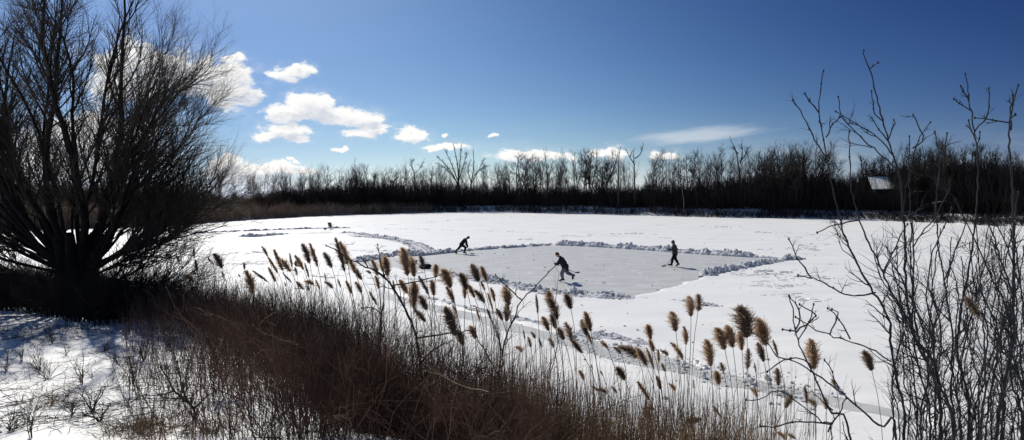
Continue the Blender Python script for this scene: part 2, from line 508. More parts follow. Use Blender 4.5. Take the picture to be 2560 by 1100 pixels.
def ridge(label, pts, width, height, dens=14, seed=0, cmax=0.16, gap=0.0, group='snow ridges scraped up around the rink', name='snow_ridge'):
    rng = np.random.default_rng(seed + 50)
    w = np.array([ground(*p)[:2] for p in pts])
    ST = 0.09; NP = 15
    c = resample(smoothline(w, 5), ST)
    n = len(c); T = norm(np.gradient(c, axis=0)); Nn = np.stack([-T[:, 1], T[:, 0]], 1)
    s = np.arange(n) * ST
    amp = np.clip(0.80 + 0.38 * noise2(s, s * 0, 1.6, seed) + 0.22 * noise2(s, s * 0, 5.0, seed + 1) - gap, 0.02, 1.6)
    endf = np.minimum(1, np.minimum(np.arange(n), np.arange(n)[::-1]) / 9.0)
    amp = amp * (0.15 + 0.85 * endf)
    prof = np.linspace(-1, 1, NP)
    X = c[:, None, :] + Nn[:, None, :] * (prof[None, :, None] * width * 0.5 * (0.65 + 0.35 * amp)[:, None, None]) + rng.normal(0, 0.012, (n, NP, 2))
    lump = noise2(X[..., 0], X[..., 1], 5.5, seed, 4) + 0.6 * np.abs(noise2(X[..., 0], X[..., 1], 9.0, seed + 2, 3))
    Zr = height * amp[:, None] * (1 - prof ** 2)[None] ** 0.7 * np.clip(0.72 + 0.62 * lump, 0.08, 1.7) * rng.uniform(0.9, 1.08, (n, NP)) + 0.03 - 0.12 * (np.abs(prof) > 0.97)[None]
    mb = MB()
    idx = np.arange(n * NP).reshape(n, NP)
    q = np.stack([idx[:-1, :-1], idx[1:, :-1], idx[1:, 1:], idx[:-1, 1:]], -1).reshape(-1, 4)
    mb.add(np.concatenate([X, Zr[..., None]], -1), q)
    m = int(n * ST * dens * 0.6)
    if m:
        k = rng.integers(0, n, m); lat = np.clip(rng.normal(0, 0.42, m), -1.4, 1.4)
        sz = np.clip(rng.lognormal(math.log(cmax * 0.22), 0.75, m), 0.012, cmax) * (0.5 + 0.5 * amp[k])
        h = height * amp[k] * np.clip(1 - lat ** 2, 0, 1) ** 0.8
        C = np.concatenate([c[k] + Nn[k] * (lat * width * 0.5)[:, None], (h * 0.92 + sz * 0.1 + 0.03)[:, None]], 1)
        chunks(mb, C, sz, rng)
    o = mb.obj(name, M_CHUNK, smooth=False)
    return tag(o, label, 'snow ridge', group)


ridge('long low snow ridge along the left far edge of the rink beside the leaning skater', [(885, 655), (940, 646), (1000, 640), (1060, 637), (1100, 633), (1140, 629)], 1.3, 0.36, seed=1)
ridge('thin snow line along the far rink edge between two lumpy ridges', [(1140, 629), (1200, 624), (1290, 618), (1385, 612)], 0.7, 0.22, seed=2, cmax=0.12)
ridge('tallest lumpy snow ridge along the far right edge behind the plaid skater', [(1385, 612), (1450, 614), (1520, 618), (1600, 623), (1680, 629), (1750, 634), (1830, 639), (1895, 643)], 1.4, 0.40, dens=46, seed=3, cmax=0.17)
ridge('faint crumbled snow ridge trailing to the right tip of the rink', [(1895, 643), (1930, 645), (1968, 648)], 0.7, 0.16, seed=4, cmax=0.1)
ridge('lumpy snow ridge along the near right rink edge running up to the tip', [(2012, 649), (1970, 652), (1920, 660), (1860, 669), (1800, 681), (1760, 694)], 1.1, 0.40, dens=46, seed=5, cmax=0.15)
ridge('broad broken snow ridge along the near rink edge below the grey trousered skater', [(1090, 688), (1150, 694), (1210, 704), (1260, 713), (1310, 724), (1360, 734), (1430, 740), (1500, 745), (1560, 748), (1590, 749)], 1.5, 0.25, dens=70, seed=6, cmax=0.16)
ridge('crumbly low snow line continuing right from the near rink corner', [(1590, 747), (1650, 752), (1710, 758), (1750, 763)], 0.8, 0.13, dens=22, seed=7, cmax=0.1)
ridge('isolated small snow heap at the end of the crumbly line', [(1752, 765), (1772, 768), (1798, 772)], 0.8, 0.26, dens=40, seed=8, cmax=0.17)
PG = 'snow ridges beside the shovelled path'
ridge('upper lumpy edge of the curved shovelled path left of the leaning skater', [(848, 583), (880, 584), (920, 588), (980, 597), (1030, 607), (1062, 618), (1082, 630)], 0.8, 0.2, dens=20, seed=9, cmax=0.15, group=PG)
ridge('lower lumpy edge of the curved shovelled path left of the leaning skater', [(880, 593), (950, 598), (995, 606), (1026, 618), (1036, 630)], 0.6, 0.16, dens=16, seed=10, cmax=0.13, group=PG)
ridge('long straight snow edge running left from the green camp chair', [(470, 585), (560, 581), (640, 578), (720, 575), (800, 573), (880, 571)], 0.6, 0.26, dens=8, seed=11, group=PG)
ridge('short snow ridge left of the chair and nearer than the straight edge', [(595, 592), (640, 594), (690, 589), (722, 586)], 1.0, 0.36, dens=14, seed=12, cmax=0.18, group=PG)
FG = 'snow ridges beside the near cleared strip'
ridge('near cleared strip far edge ridge behind the middle reeds', [(1040, 742), (1150, 768), (1240, 788), (1330, 808), (1420, 828), (1480, 842)], 0.5, 0.12, dens=18, seed=13, cmax=0.08, group=FG)
ridge('scattered pile of snow lumps on the far side of the near strip', [(1450, 834), (1510, 845), (1580, 858), (1640, 874)], 0.8, 0.13, dens=70, seed=14, cmax=0.09, group=FG)
ridge('low snow edge on the near side of the strip behind right reeds', [(1380, 866), (1480, 893), (1600, 926), (1700, 950), (1780, 970)], 0.4, 0.06, dens=14, seed=15, cmax=0.06, group=FG)
ridge('snow lump pile on the near side of the strip low behind the big plume', [(1760, 972), (1820, 984), (1890, 996)], 0.7, 0.14, dens=90, seed=16, cmax=0.09, group=FG)
TG = 'faint tracks across the lake snow'


def track(label, pts, seed, h=0.12, w=0.4, gap=0.3, dens=5):
    ridge(label, pts, w, h, dens=dens, seed=seed, cmax=0.1, gap=gap, group=TG, name='snow_track')


track('faint curved track crossing the lake far behind the leaning skater', [(880, 568), (1000, 561), (1120, 553), (1260, 545), (1400, 541)], 21)
track('faint track running right from the camp chair below the curved one', [(880, 571), (1050, 575), (1250, 580), (1450, 587), (1650, 596), (1800, 602)], 22)
track('faint track meeting the rink ridge right of the leaning skater', [(980, 598), (1060, 603), (1160, 606), (1260, 611), (1320, 614)], 23, 0.05)
track('broken rough track in front of the right far shore', [(1800, 578), (1880, 578), (1960, 583), (2040, 590)], 24, 0.1)
track('broken wind crust line right of the rink tip', [(1920, 632), (1980, 631), (2030, 640), (2100, 645)], 25, 0.08)
track('short crust line below the near right ridge', [(1880, 690), (1940, 688), (2010, 696)], 26, 0.1, 0.8)
track('longer crust line below the near right ridge', [(1890, 708), (1960, 708), (2040, 716)], 27, 0.1, 0.8)
track('curved skate scrape on the snow below the near rink corner', [(1430, 762), (1480, 773), (1540, 775), (1590, 765), (1600, 757)], 28, 0.03, 0.25, 0.2, 2)
track('faint crossing track left below the shovelled path', [(620, 640), (700, 655), (800, 668), (900, 672)], 29, 0.09, 0.7)
track('rough snow line at the left rink mouth behind the reeds', [(900, 690), (980, 700), (1080, 706), (1160, 716)], 30, 0.12, 0.9, 0.2, 10)
track('second rough snow line below the left rink mouth', [(820, 680), (900, 676), (1000, 680), (1080, 690)], 31, 0.12, 0.9, 0.2, 10)

rng = np.random.default_rng(77)
mb = MB()
pc = np.stack([rng.uniform(1000, 2150, 900), 560 + 480 * rng.uniform(0, 1, 900) ** 1.3], 1)
pc = np.concatenate([pc, np.stack([rng.uniform(1150, 1900, 260), rng.uniform(620, 730, 260)], 1), np.stack([rng.uniform(1380, 2050, 500), 0 * rng.uniform(0, 1, 500)], 1)])
k = slice(1160, 1660); pc[k, 1] = np.interp(pc[k, 0], [1380, 1600, 1800, 2050], [850, 895, 935, 985]) + rng.normal(0, 22, 500)
g = ground(pc[:, 0], pc[:, 1])
sz = np.clip(rng.lognormal(math.log(0.020), 0.55, len(g)), 0.008, 0.08)
g[:, 2] = 0.06 + sz * 0.3
for p in polys[:2]:
    ii = poly_sd(g[:, 0], g[:, 1], p) > 0.5
    g[ii, 2] -= 0.07
chunks(mb, g, sz, rng)
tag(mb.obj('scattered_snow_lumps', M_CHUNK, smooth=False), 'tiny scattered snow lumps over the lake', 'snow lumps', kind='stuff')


mb = MB()
rng = np.random.default_rng(99)
cen = np.concatenate([np.stack([rng.uniform(1780, 2200, 34), rng.uniform(575, 760, 34)], 1), np.stack([rng.uniform(1000, 1800, 7), rng.uniform(562, 606, 7)], 1), np.stack([rng.uniform(500, 1000, 22), rng.uniform(600, 720, 22)], 1)])
cg = ground(cen[:, 0], cen[:, 1]); C_ = []; S_ = []
for c in cg:
    k = rng.integers(5, 22); sp = c[1] / 40
    o_ = np.stack([rng.normal(0, 0.8 * sp, k), rng.normal(0, 0.5 * sp, k), np.zeros(k)], 1)
    C_.append(c + o_ + [0, 0, 0.085]); S_.append(rng.uniform(0.04, 0.2, k) * min(sp, 1.4) ** 0.3)
C_ = np.concatenate(C_); S_ = np.concatenate(S_)
ins = np.max([poly_sd(C_[:, 0], C_[:, 1], p) for p in polys], 0) > -0.3
C_, S_ = C_[~ins], S_[~ins]
v0, f0 = ICO1; n_ = len(C_)
V = v0[None] * rng.uniform(0.7, 1.3, (n_, len(v0), 1)) * S_[:, None, None] * np.stack([rng.uniform(1.0, 2.2, n_), rng.uniform(0.5, 1.0, n_), rng.uniform(0.18, 0.38, n_)], 1)[:, None] + C_[:, None]
mb.add(V, t=(f0[None] + (np.arange(n_) * len(v0))[:, None, None]).reshape(-1, 3))
tag(mb.obj('wind_crust', M_SNOW, smooth=False), 'patches of broken wind crust on the lake snow', 'snow crust', kind='stuff')


# ------------------------------------------------------------------ far shore vegetation
def fz(off, xy):
    return far_z(off, xy[..., 0], xy[..., 1])


UND = np.array([(-400, 440), (0, 440), (380, 455), (600, 482), (700, 475), (800, 464), (900, 454), (1000, 452), (1200, 455), (1500, 462), (1700, 458), (1800, 446), (1900, 430), (2000, 424), (2050, 428), (2090, 455), (2125, 455), (2160, 425), (2250, 408), (2350, 395), (2450, 400), (2560, 415), (2900, 430)], float)


SHED = (2156, 2230)


def brush(name, label, p0, p1, n, off0, off1, topf, m, rng, r=(0.03, 0.07), kids=4, minh=0.8, lean=0.12):
    px = rng.uniform(p0, p1, n); off = rng.uniform(off0, off1, n)
    xy = shore_pt(px, off); z0 = fz(off, xy) - 0.2
    ty = topf(px) - 6 + np.abs(rng.normal(0, 1, n)) * 12 + 9 * noise2(px / 12, px * 0, 1.0, 2)
    top = at(px, ty, xy[:, 1])[:, 2]
    h = np.maximum(top - z0, minh) * np.where(rng.uniform(0, 1, n) < 0.6, rng.uniform(0.82, 1.06, n), rng.uniform(0.4, 0.9, n))
    if name == 'waterline_brush': h = h * np.clip(0.75 + 0.9 * noise2(px / 30, px * 0, 1.0, 4), 0.12, 1.2)
    gap = (px > SHED[0]) & (px < SHED[1]) & (off < 11.5) & (rng.uniform(0, 1, n) < 0.9)   # low growth in front of the shed
    h = np.where(gap, np.minimum(h, at(px, 478 + rng.uniform(0, 14, n), xy[:, 1])[:, 2] - z0), h)
    st = np.concatenate([xy, z0[:, None]], 1)
    d = np.stack([rng.normal(0, lean, n), rng.normal(0, lean, n), np.ones(n)], 1)
    P = curves(st, d, h, 5, 0.05, 0.10, rng)
    sc = 1.0
    Rr = rng.uniform(*r, n)[:, None] * np.array([1, 0.9, 0.75, 0.5, 0.2])
    mb = MB(); mb.tubes(P, Rr, 3)
    C, CR = spawn(P, Rr, kids, 0.12, 0.95, (0.35, 0.9), (0.8, 2.6), 3, (0.022, 0.042), 0.08, 0.15, rng)
    mb.tubes(C, CR, 3)
    return tag(mb.obj(name, m), label, 'brush', kind='stuff')


rg = np.random.default_rng(11)
utop = lambda p: np.interp(p, UND[:, 0], UND[:, 1])
brush('far_brush', 'dense dark leafless brush massed along the far shore', 640, 2080, 15000, 3.4, 19, lambda p: utop(p) + 2, M_BRUSH, rg, (0.04, 0.085))
brush('far_brush', 'dark tangled brush along the right shore behind the saplings', 2060, 2800, 8500, 3.2, 15, lambda p: utop(p) - 2, M_BRUSH, rg, (0.03, 0.065))
brush('far_brush', 'brownish brush on the left shore behind the willow', -300, 700, 5200, 2.5, 16, lambda p: utop(p) + 8, M_BRUSHB, rg, (0.03, 0.065))
brush('waterline_brush', 'low dark scrub leaning over the far waterline', 900, 2700, 3600, 0.0, 3.0, lambda p: shore_y(p) - 24, M_BRUSH, rg, (0.025, 0.05), 4, 0.5, 0.4)
brush('far_reed_bed', 'low brown reed bed along the left far shore', -100, 1080, 9000, -0.6, 5.5, lambda p: np.interp(p, [0, 500, 800, 1000, 1100], [505, 512, 515, 520, 530]), M_REEDBED, rg, (0.025, 0.05), 2, 0.8, 0.08)


# far trees -- prototypes of unit height
def far_tree_proto(kind, rng):
    tr, cr = MB(), MB()
    if kind == 'spread':        # several stems from low down
        n = 6
        d = np.stack([rng.normal(0, 0.26, n), rng.normal(0, 0.26, n), np.ones(n)], 1)
        P = curves(np.zeros((n, 3)), d, rng.uniform(0.8, 1.0, n), 9, 0.03, 0.06, rng); r = taper(0.011, 0.003, 9, n)
        tr.tubes(P, r, 5)
        C, CR = spawn(P, r, 9, 0.3, 0.95, (0.3, 0.7), (0.16, 0.36), 5, (0.004, 0.006), 0.08, 0.1, rng); cr.tubes(C, CR, 3)
        D, DR = spawn(C, CR, 11, 0.15, 1.0, (0.3, 0.8), (0.06, 0.15), 3, (0.0026, 0.0038), 0.08, 0.12, rng); cr.tubes(D, DR, 3)
    elif kind == 'upright':
        P = curves(np.zeros((1, 3)), np.array([[rng.normal(0, .05), 0, 1.]]), np.array([1.0]), 12, 0.03, 0.045, rng); r = taper(0.0075, 0.002, 12, 1)
        tr.tubes(P, r, 5)
        C, CR = spawn(P, r, 26, 0.25, 0.97, (0.35, 0.75), (0.16, 0.40), 5, (0.003, 0.0055), 0.12, 0.10, rng, lenfall=0.6); cr.tubes(C, CR, 3)
        D, DR = spawn(C, CR, 13, 0.15, 1.0, (0.3, 0.8), (0.05, 0.13), 3, (0.0026, 0.0036), 0.08, 0.12, rng); cr.tubes(D, DR, 3)
    elif kind == 'round':
        n = 3
        d = np.stack([rng.normal(0, 0.16, n), rng.normal(0, 0.16, n), np.ones(n)], 1)
        P = curves(np.zeros((n, 3)), d, rng.uniform(0.75, 0.95, n), 9, 0.02, 0.09, rng); r = taper(0.011, 0.003, 9, n)
        tr.tubes(P, r, 5)
        C, CR = spawn(P, r, 13, 0.3, 0.95, (0.4, 0.95), (0.18, 0.38), 5, (0.004, 0.006), 0.04, 0.14, rng); cr.tubes(C, CR, 3)
        D, DR = spawn(C, CR, 12, 0.15, 1.0, (0.3, 0.9), (0.07, 0.16), 3, (0.0026, 0.0036), 0.05, 0.16, rng); cr.tubes(D, DR, 3)
    else:                       # thin pole tree
        n = 2
        P = curves(np.array([[0, 0, 0], [0.02, 0, 0.]]), np.array([[rng.normal(0, .06), 0, 1.], [rng.normal(0, .12), 0, 1.]]), np.array([1.0, 0.8]), 10, 0.03, 0.05, rng); r = taper(0.0075, 0.002, 10, n)
        tr.tubes(P, r, 5)
        C, CR = spawn(P, r, 16, 0.35, 0.97, (0.3, 0.7), (0.12, 0.28), 4, (0.003, 0.0045), 0.12, 0.08, rng); cr.tubes(C, CR, 3)
        D, DR = spawn(C, CR, 8, 0.15, 1.0, (0.3, 0.8), (0.05, 0.11), 3, (0.0024, 0.0032), 0.1, 0.1, rng); cr.tubes(D, DR, 3)
    return tr.mesh('trunk', M_FAR), cr.mesh('crown', M_FARTW)


rt = np.random.default_rng(21)
PROTO = {k: [far_tree_proto(k, rt) for _ in range(n)] for k, n in (('spread', 3), ('upright', 5), ('round', 4), ('pole', 4))}
KDESC = {'spread': 'spreading several stemmed bare tree', 'upright': 'upright twiggy bare tree', 'round': 'rounded bushy bare tree', 'pole': 'slender sparse bare tree'}


def far_tree(px, top, kind, label, off, sx=1.0, group=None, name='bare_tree'):
    xy = shore_pt(np.array(px), np.array(off)); z0 = float(fz(np.array(off), xy)) - 0.1
    zt = at(px, top, xy[1])[2]
    h = zt - z0
    o = thing(name, label, 'tree', (xy[0], xy[1], z0), group)
    o.rotation_euler.z = rt.uniform(0, 6.28)
    o.scale = (h * sx, h * sx, h)
    tm, cm = PROTO[kind][rt.integers(0, len(PROTO[kind]))]
    link('trunk', tm, o); link('crown', cm, o)
    return o


def far_custom(name, label, px, off, stems, r0, m, top_twigs=0, group=None):
    """tree whose silhouette is given as polylines of picture points, built at its place on the far bank"""
    xy = shore_pt(np.array(px), np.array(off)); z0 = float(fz(np.array(off), xy)) - 0.1
    o = thing(name, label, 'tree', (xy[0], xy[1], z0), group)
    org = np.array([xy[0], xy[1], z0])
    tr = MB(); allP = []; 
    for i, s in enumerate(stems):
        pts = np.array([at(a, b, xy[1] + (0 if i == 0 else rt.normal(0, 0.3) * 0) ) for a, b in s])
        if i == 0: pts = np.vstack([[pts[0, 0], pts[0, 1], z0], pts])
        pts[:, 1] += np.linspace(0, rt.normal(0, 0.8), len(pts))
        P = resample(smoothline(pts, 5), 0.7) - org
        ra = taper(r0 * (1 if i == 0 else 0.55), r0 * 0.22, len(P))
        tr.tubes(P, ra, 5)
        allP.append((P, ra))
    tr.obj('trunk', m, o)
    if top_twigs:
        cr = MB()
        for P, ra in allP:
            C, CR = spawn(P[None], ra[None], top_twigs, 0.35, 1.0, (0.3, 0.8), (0.8, 2.8), 4, (0.03, 0.06), 0.08, 0.12, rt); cr.tubes(C, CR, 3)
            D, DR = spawn(C, CR, 5, 0.2, 1.0, (0.3, 0.8), (0.4, 1.3), 3, (0.02, 0.03), 0.05, 0.14, rt); cr.tubes(D, DR, 3)
        cr.obj('crown', M_FARTW, o)
    return o


far_custom('bare_tree', 'tallest broad tree with many fanning stems standing out left of centre', 1140, 6,
           [[(1146, 500), (1146, 440), (1142, 400), (1132, 358)], [(1146, 470), (1135, 440), (1112, 410), (1092, 390)], [(1146, 455), (1128, 410), (1110, 372)],
            [(1146, 450), (1150, 405), (1153, 362)], [(1147, 450), (1160, 410), (1168, 380)], [(1146, 460), (1122, 428), (1096, 408)]], 0.32, M_FAR, 16)
far_custom('bare_tree', 'leaning forked tree just right of the tallest broad tree', 1178, 5,
           [[(1176, 500), (1178, 460), (1184, 420), (1184, 372)], [(1178, 460), (1195, 428), (1212, 395)], [(1178, 455), (1170, 425), (1178, 398)], [(1184, 440), (1205, 420), (1220, 415)]], 0.26, M_FAR, 12)
far_custom('bare_tree', 'crooked small tree with a tufted top and one arm bending right', 1035, 6,
           [[(1037, 500), (1037, 450), (1034, 428), (1030, 410), (1037, 398)], [(1036, 432), (1048, 424), (1056, 410), (1063, 405)], [(1034, 425), (1026, 412), (1028, 402)]], 0.2, M_FAR, 9)
far_custom('dead_snag', 'bare pole snag with no branches among the trees right of centre', 1547, 4,
           [[(1546, 500), (1546, 440), (1547, 400), (1549, 378), (1553, 366)]], 0.26, M_SNAG)
far_custom('dead_snag', 'dead snag with two raised bent arms beside the bare pole', 1586, 4,
           [[(1588, 500), (1588, 440), (1587, 400), (1587, 374)], [(1587, 412), (1575, 392), (1567, 372)], [(1587, 396), (1598, 388), (1605, 368), (1603, 358)], [(1575, 392), (1578, 378)]], 0.27, M_SNAG, 2)
far_custom('dead_snag', 'dark forked tree with stubby broken tips above the right woods', 1850, 4,
           [[(1853, 500), (1852, 440), (1848, 400), (1842, 370), (1832, 348)], [(1851, 410), (1856, 380), (1854, 358)], [(1850, 405), (1862, 385), (1865, 368)], [(1846, 385), (1836, 368)]], 0.26, M_FAR, 6)
far_custom('dead_snag', 'thin pale leaning dead trunk low in front of the right woods', 1708, 1.5,
           [[(1710, 508), (1709, 490), (1706, 470), (1703, 450)]], 0.12, M_PALE)

TREES = [(560, 432), (590, 446), (623, 441), (652, 450), (686, 438), (715, 446), (750, 437), (775, 440), (800, 425), (822, 417), (850, 424), (872, 415), (891, 392), (910, 412), (928, 408), (948, 420), (965, 417), (985, 420), (1000, 415), (1017, 410),
         (1062, 424), (1080, 415), (1205, 415), (1222, 418), (1238, 412), (1257, 403), (1275, 410), (1298, 371), (1316, 392), (1329, 377), (1346, 383), (1367, 369), (1380, 395), (1396, 375), (1420, 386), (1437, 400), (1453, 358), (1466, 370), (1477, 361), (1500, 364), (1512, 384),
         (1527, 377), (1562, 400), (1612, 381), (1630, 396), (1645, 395), (1659, 377), (1678, 392), (1695, 385), (1712, 376), (1731, 380), (1756, 383), (1770, 392), (1781, 370), (1800, 367), (1819, 386), (1876, 377), (1894, 376), (1905, 370), (1916, 364), (1927, 368), (1937, 361), (1948, 366), (1959, 358), (1978, 355), (1990, 358), (2002, 349), (2019, 343), (2037, 345), (2050, 360)]
TR2 = [(2075, 395), (2150, 395), (2178, 378), (2200, 385), (2225, 390), (2250, 375), (2280, 378), (2305, 358), (2330, 355), (2352, 326), (2375, 350), (2400, 362), (2430, 360), (2460, 365), (2490, 372), (2520, 380), (2550, 392)]
SECT = [(0, 700, 'above the brown reed bed left of the chair'), (700, 885, 'beyond the chair, left of the tall slender spire'), (885, 1025, 'between the chair and the crooked tufted tree'), (1025, 1100, 'between the crooked tree and tallest broad tree'),
        (1190, 1290, 'just right of the leaning forked tree'), (1290, 1440, 'above the grey trousered skater'), (1440, 1540, 'left of the branchless pole snag'), (1540, 1640, 'around the two armed snag'),
        (1640, 1840, 'above the plaid skater'), (1840, 2065, 'right of the stubby forked tree')]
KC = {}
items = sorted([(px, ty, 0) for px, ty in TREES] + [(px, ty, 1) for px, ty in TR2])
for px, ty, right in items:
    kind = rt.choice(['upright', 'round', 'pole', 'upright'] if not right else ['round', 'spread', 'round', 'upright'])
    if (px, ty) in ((891, 392),): kind = 'pole'
    if right: sec = 'behind the right saplings'
    else: sec = next(s for a, b, s in SECT if a <= px < b)
    k = (kind, sec); KC[k] = KC.get(k, 0) + 1
    lab = '%s %s from left %s' % (ORD[KC[k] - 1], KDESC[kind], sec)
    far_tree(px, ty, kind, lab, rt.uniform(4, 12) if not 2140 < px < 2260 else rt.uniform(12, 15), rt.uniform(0.9, 1.3), 'bare trees along the far shore')
    o = None
# back rows read as one mass
mb = MB()
nb = 300
pxb = rt.uniform(620, 2080, nb); ob = rt.uniform(14, 40, nb)
xyb = shore_pt(pxb, ob); zb = fz(ob, xyb)
tyb = np.interp(pxb, [620, 800, 1000, 1250, 1500, 1800, 1950, 2080], [452, 432, 424, 412, 400, 396, 372, 375]) + rt.normal(0, 9, nb)
hb = at(pxb, tyb, xyb[:, 1])[:, 2] - zb
P = curves(np.concatenate([xyb, zb[:, None]], 1), np.stack([rt.normal(0, .06, nb), rt.normal(0, .06, nb), np.ones(nb)], 1), hb, 8, 0.03, 0.05, rt)
r = rt.uniform(0.04, 0.075, nb)[:, None] * np.linspace(1, 0.25, 8)
mb.tubes(P, r, 4)
C, CR = spawn(P, r, 20, 0.22, 0.98, (0.3, 0.8), (2.0, 5.0), 5, (0.022, 0.038), 0.1, 0.1, rt); mb.tubes(C, CR, 3)
D, DR = spawn(C, CR, 9, 0.2, 1.0, (0.3, 0.85), (0.6, 1.8), 3, (0.018, 0.028), 0.08, 0.12, rt); mb.tubes(D, DR, 3)
tag(mb.obj('far_wood', M_FARTW), 'dim back rows of bare woodland reading as one mass', 'woods', kind='stuff')
mb = MB()
nb = 160
pxb = rt.uniform(2060, 2640, nb); ob = rt.uniform(11, 26, nb)
xyb = shore_pt(pxb, ob); zb = fz(ob, xyb)
tyb = np.interp(pxb, [2060, 2100, 2130, 2180, 2300, 2400, 2560], [375, 440, 440, 395, 372, 362, 388]) + rt.normal(0, 9, nb)
hb = at(pxb, tyb, xyb[:, 1])[:, 2] - zb
P = curves(np.concatenate([xyb, zb[:, None]], 1), np.stack([rt.normal(0, .08, nb), rt.normal(0, .06, nb), np.ones(nb)], 1), hb, 8, 0.03, 0.06, rt)
r = rt.uniform(0.06, 0.11, nb)[:, None] * np.linspace(1, 0.25, 8)
mb.tubes(P, r, 4)
C, CR = spawn(P, r, 18, 0.15, 0.97, (0.3, 0.8), (1.0, 3.2), 4, (0.025, 0.045), 0.08, 0.12, rt); mb.tubes(C, CR, 3)
D, DR = spawn(C, CR, 6, 0.2, 1.0, (0.3, 0.8), (0.5, 1.4), 3, (0.014, 0.022), 0.08, 0.12, rt); mb.tubes(D, DR, 3)
tag(mb.obj('far_wood', M_BRUSH), 'dark woodland massed behind the saplings on the right shore', 'woods', kind='stuff')

# fallen snow-capped trunks on the right shore
for px0, y0, px1, y1, off, lab in ((2285, 480, 2495, 476, 3.0, 'long thin snow dusted fallen trunk lying level on the right shore'),
                                   (2330, 509, 2388, 503, 1.0, 'short snow capped fallen log below the long fallen trunk'),
                                   (2315, 562, 2365, 559, -0.5, 'low snow dusted branch lying at the right waterline')):
    yy = float(shore_pt(np.array(px0), np.array(off))[1])
    a_, b_ = at(px0, y0, yy), at(px1, y1, yy)
    P = resample(np.stack([a_, (a_ + b_) / 2 + [0, 0.3, 0.05], b_]), 0.5); P[:, 2] += R.normal(0, 0.03, len(P))
    o = thing('fallen_log', lab, 'log', P[0], 'fallen trunks on the right shore')
    MB().tubes(P - P[0], taper(0.13, 0.07, len(P)), 6).obj('trunk', M_SNAG, o)
    MB().tubes(P - P[0] + [0, 0, 0.10], taper(0.075, 0.04, len(P)) * R.uniform(0.5, 1.2, len(P)), 6).obj('snow_cap', M_CHUNK, o)
    # props carrying it
    nn = 3
    kk = np.linspace(1, len(P) - 2, nn).astype(int)
    br = MB()
    for q_ in kk:
        zb_ = float(0.0)
        br.tubes(np.array([[P[q_, 0], P[q_, 1], zb_], P[q_]]) - P[0], np.array([0.06, 0.05]), 5)
    br.obj('broken_branch', M_SNAG, o)

# shed
sy = float(shore_pt(np.array(2200), np.array(10.0))[1])
c0 = at(2195, 470, sy); zg = float(fz(np.array(10.0), c0[None, :2])[0])
sh = thing('shed', 'small dark shed with a snow covered lean-to roof behind the right saplings', 'shed', (c0[0], sy, zg))
sh.rotation_euler.z = -0.25
zeave = at(2195, 473, sy - 3.6)[2] - zg; ztop = at(2195, 443, sy + 0.4)[2] - zg
MB().box((0.4, 2.2, (ztop + 0.1) / 2), (4.6, 3.2, ztop + 0.1)).obj('wall', M_WOODW, sh, False)
MB().box((0.0, -1.4, zeave / 2 - 0.06), (3.0, 3.8, zeave)).obj('lean_to_wall', M_WOODW, sh, False)
gx = 2.7; pk = ztop + 0.8
v = [(0.4 - gx, 0.35, ztop), (0.4 + gx, 0.35, ztop), (0.4, 0.35, pk), (0.4 - gx, 4.2, ztop), (0.4 + gx, 4.2, ztop), (0.4, 4.2, pk)]
MB().add(v, [[0, 2, 5, 3], [1, 4, 5, 2], [0, 3, 4, 1]], [[0, 1, 2], [3, 5, 4]]).obj('roof', M_SHINGLE, sh, False)
hw0, hw1 = 1.7, 2.2
t_ = 0.16
v = []
for (hw, yy_, zz) in ((hw1, -3.6, zeave), (hw0, 0.4, ztop - 0.03)):
    for s_ in (-1, 1):
        v += [(s_ * hw, yy_, zz), (s_ * hw, yy_, zz + t_)]
MB().add(v, [[1, 5, 7, 3], [0, 2, 6, 4], [0, 1, 3, 2], [4, 6, 7, 5], [0, 4, 5, 1], [2, 3, 7, 6]]).obj('snowy_roof', M_SNOW, sh, False)
MB().box((-0.5, -3.33, zeave * 0.42), (0.8, 0.06, zeave * 0.8)).obj('door', M_SHINGLE, sh, False)
MB().box((0.9, -3.32, zeave * 0.55), (0.7, 0.05, 0.6)).obj('window', M_GLASS, sh, False)


# ------------------------------------------------------------------ willow
wr = np.random.default_rng(5)
WX, WY = -11.7, 15.0
wz = float(bank_z(np.array(WX), np.array(WY))) - 0.15
wil = thing('willow_tree', 'huge leafless many stemmed willow filling the left side of the picture', 'tree', (WX, WY, wz))
# limbs: (lean in picture plane deg from vertical, toward-camera lean deg, length, radius, start height)
LIMBS = []
for k_, a_ in enumerate(np.concatenate([np.linspace(-70, 58, 40), [-88, -80, 65, 72, 80, 90, 97]])):
    env = np.interp(a_, [-96, -80, -50, 0, 30, 50, 70, 85, 100], [5.0, 6.2, 7.6, 8.6, 6.1, 5.5, 3.3, 2.9, 2.9])
    big = k_ % 4 == 0 and abs(a_) < 62
    LIMBS.append((a_ + wr.normal(0, 4), wr.uniform(-34, 36), env * wr.uniform(0.84, 1.06), (wr.uniform(.075, .11) if big else wr.uniform(.035, .065)) * (0.75 if a_ > 58 else 1), np.interp(abs(a_), [0, 60, 100], [1.3, 1.1, .5]) + wr.normal(0, .1)))
n = len(LIMBS)
d = np.array([[math.sin(math.radians(a)), -math.sin(math.radians(b)) * 0.8, math.cos(math.radians(a))] for a, b, *_ in LIMBS])
st = np.array([[math.sin(math.radians(a)) * 0.35 + wr.normal(0, .05), -math.sin(math.radians(b)) * 0.3, h] for a, b, l, r, h in LIMBS])
ln = np.array([l[2] for l in LIMBS]); rr = np.array([l[3] for l in LIMBS])
LP = curves(st, d, ln, 16, 0.032, 0.085, wr)
wq = np.array([WX, WY, wz])
for i in range(n):      # keep the low limbs short on the lake side
    for _ in range(12):
        if project(LP[i] + wq)[0].max() < 550: break
        LP[i] = LP[i, :1] + (LP[i] - LP[i, :1]) * 0.93
LR = rr[:, None] * np.linspace(1, 0.13, 16)[None] ** 0.85
